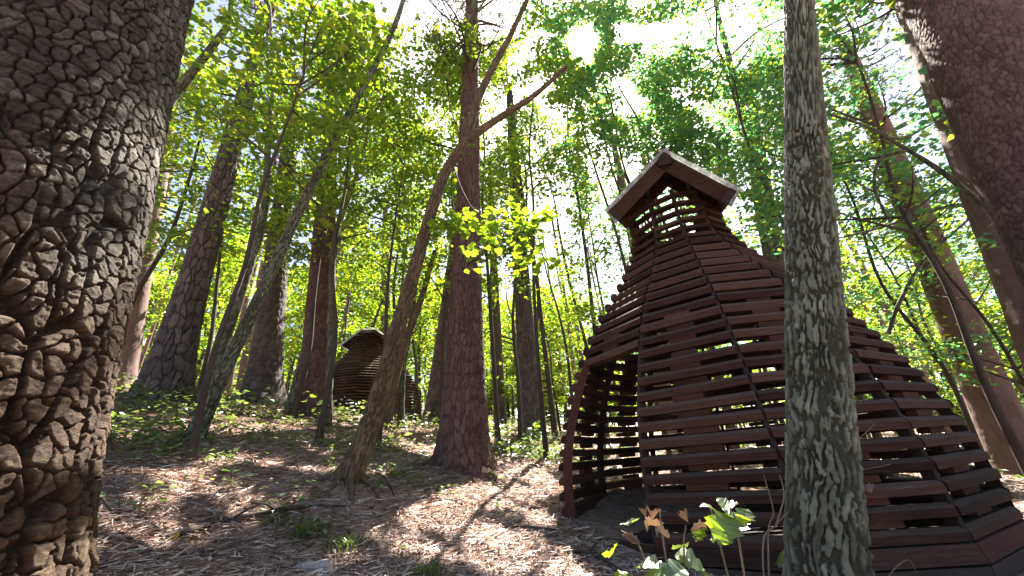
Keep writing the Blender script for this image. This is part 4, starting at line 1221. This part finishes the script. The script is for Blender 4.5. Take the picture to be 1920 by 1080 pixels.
seedling('oak seedling with fresh green leaf cluster in front of the large hut', (1370, 1110), 1.75, [[None, (1345, 1000, 0), (1330, 950, 0)], [None, (1385, 1010, 0), (1375, 960, 0)]],
         [(1312, 950, 1.0, G_, 0), (1330, 975, .8, 'leaf', 1), (1350, 955, 1.1, G_, 2), (1372, 968, 1.3, 'leaf', 0), (1390, 985, 1.1, G_, 1), (1400, 960, .9, 'leaf', 2), (1365, 990, 1.0, G_, 0), (1318, 985, .7, 'leaf', 1), (1345, 940, .8, G_, 2)], .095, None, 31)
seedling('withered oak seedling with curled brown and pale leaves by the doorway', (1245, 1110), 1.75, [[None, (1243, 1010, 0), (1238, 955, 0)], [None, (1283, 1050, 0), (1286, 985, 0)], [None, (1205, 1040, 0), (1165, 995, 0)]],
         [(1225, 965, 1.1, W_, 3), (1240, 975, .9, W_, 4), (1205, 960, .8, W_, 3), (1255, 1000, .7, W_, 4), (1285, 975, .9, W_, 3), (1295, 990, .7, W_, 4), (1180, 990, 1.0, G_, 1), (1160, 1025, .9, 'leaf', 2), (1200, 1020, .8, W_, 3), (1265, 1042, 1.2, G_, 0), (1290, 1030, .9, G_, 1)], .085, None, 37)
seedling('low oak seedling cut by the bottom edge under the withered one', (1240, 1125), 1.7, [[None, (1235, 1075, 0)], [None, (1285, 1080, 0)]],
         [(1200, 1065, 1.1, G_, 0), (1240, 1070, 1.3, G_, 2), (1285, 1075, 1.3, G_, 1), (1180, 1075, .9, 'leaf', 0), (1310, 1070, 1.0, G_, 2), (1262, 1082, 1.0, 'leaf', 1)], .095, None, 41)
seedling('leafy sprig growing low behind the foot of the upright oak', (1460, 1095), 2.9, [[None, (1480, 1070, 0), (1500, 1040, 0)]],
         [(1455, 1055, 1.2, 'leaf', 0), (1478, 1045, 1.0, G_, 1), (1490, 1062, 1.0, 'leaf', 2)], .12, None, 43)
t = seedling('bare dry shrub of pale forked twigs in front of the large hut', (1400, 1095), 2.3, [[None, (1430, 1030, 0), (1455, 985, 0), (1478, 960, 0)], [None, (1440, 1010, 0), (1450, 960, 0), (1432, 890, 0)], [(1455, 985, 0), (1470, 930, 0), (1462, 890, .1)]], [], .1, None, 47, 'dry_shrub', 'shrub')
t = seedling('bare dry twigs poking out right of the upright oak', (1575, 1100), 2.75, [[None, (1590, 960, 0), (1588, 855, 0), (1640, 795, 0)], [None, (1592, 980, 0), (1590, 895, 0), (1670, 870, 0)], [None, (1660, 1090, 0), (1700, 1050, 0), (1720, 1075, 0)]], [(1605, 925, 1.2, G_, 1), (1625, 920, .9, W_, 3)], .10, None, 53, 'dry_shrub', 'shrub')
seedling('pale leaved seedling catching the sun beside the dark uphill pine', (603, 800), 8.2, [[None, (604, 770, 0), (598, 745, 0)]],
         [(575, 748, 1, G_, 0), (590, 742, 1, 'leaf', 1), (600, 752, 1.1, G_, 2), (580, 735, .8, 'leaf', 0), (610, 768, 1, G_, 1), (565, 755, .9, G_, 2), (618, 760, .9, G_, 0), (590, 765, .8, G_, 1)], .16, None, 59)
seedling('leafy seedling at the foot of the slim grey pine', (1005, 838), 9.8, [[None, (1003, 805, 0)]],
         [(990, 802, 1, G_, 0), (1000, 795, 1, G_, 1), (1012, 800, 1, 'leaf', 2), (985, 812, .9, G_, 0), (1015, 812, .9, G_, 1), (1000, 812, 1, G_, 2)], .17, None, 61)

# sunlit leafy branch hanging in front of the central pine: a limb of the leaning oak
rb = np.random.default_rng(66)
ob = np.array(oakc.location)
limb_pix = [(848, 305, 4.7), (868, 360, 4.6), (900, 405, 4.5), (960, 430, 4.4), (1020, 450, 4.35)]
LP = spline(np.array([at(a, b, c) for a, b, c in limb_pix]), 8)
V, Q, T = tube(LP - ob, np.linspace(.012, .004, len(LP)), 6)
lo = link('leafy_branch', mesh_np('leafy_branch', V, Q, T, mats=[M['stem']], smooth=True), oakc)
G = Geo()
cnt = 0
for k in range(38):
    q = LP[rb.integers(12, len(LP))]
    tgt = at(rb.uniform(835, 1045), rb.choice([rb.normal(415, 14), rb.normal(455, 28)]), rb.uniform(4.2, 4.7))
    G.add(*tube(np.array([q, (q + tgt) / 2 + [0, 0, .03], tgt]) - ob, [.004, .003, .002], 4))
    for _ in range(6):
        if cnt > 225: break
        p = tgt + rb.normal(0, .10, 3) * [1, 1, .35]
        th = rb.uniform(0, 6.28)
        put_leaf(lo, p - ob, np.array([math.cos(th), math.sin(th), -.15]), unit(np.array([rb.normal(0, .3), rb.normal(0, .3), 1])), rb.uniform(.09, .16), 'leaf', int(rb.integers(0, 3)))
        cnt += 1
link('twig', G.mesh('twig', [M['stem']], True), lo)
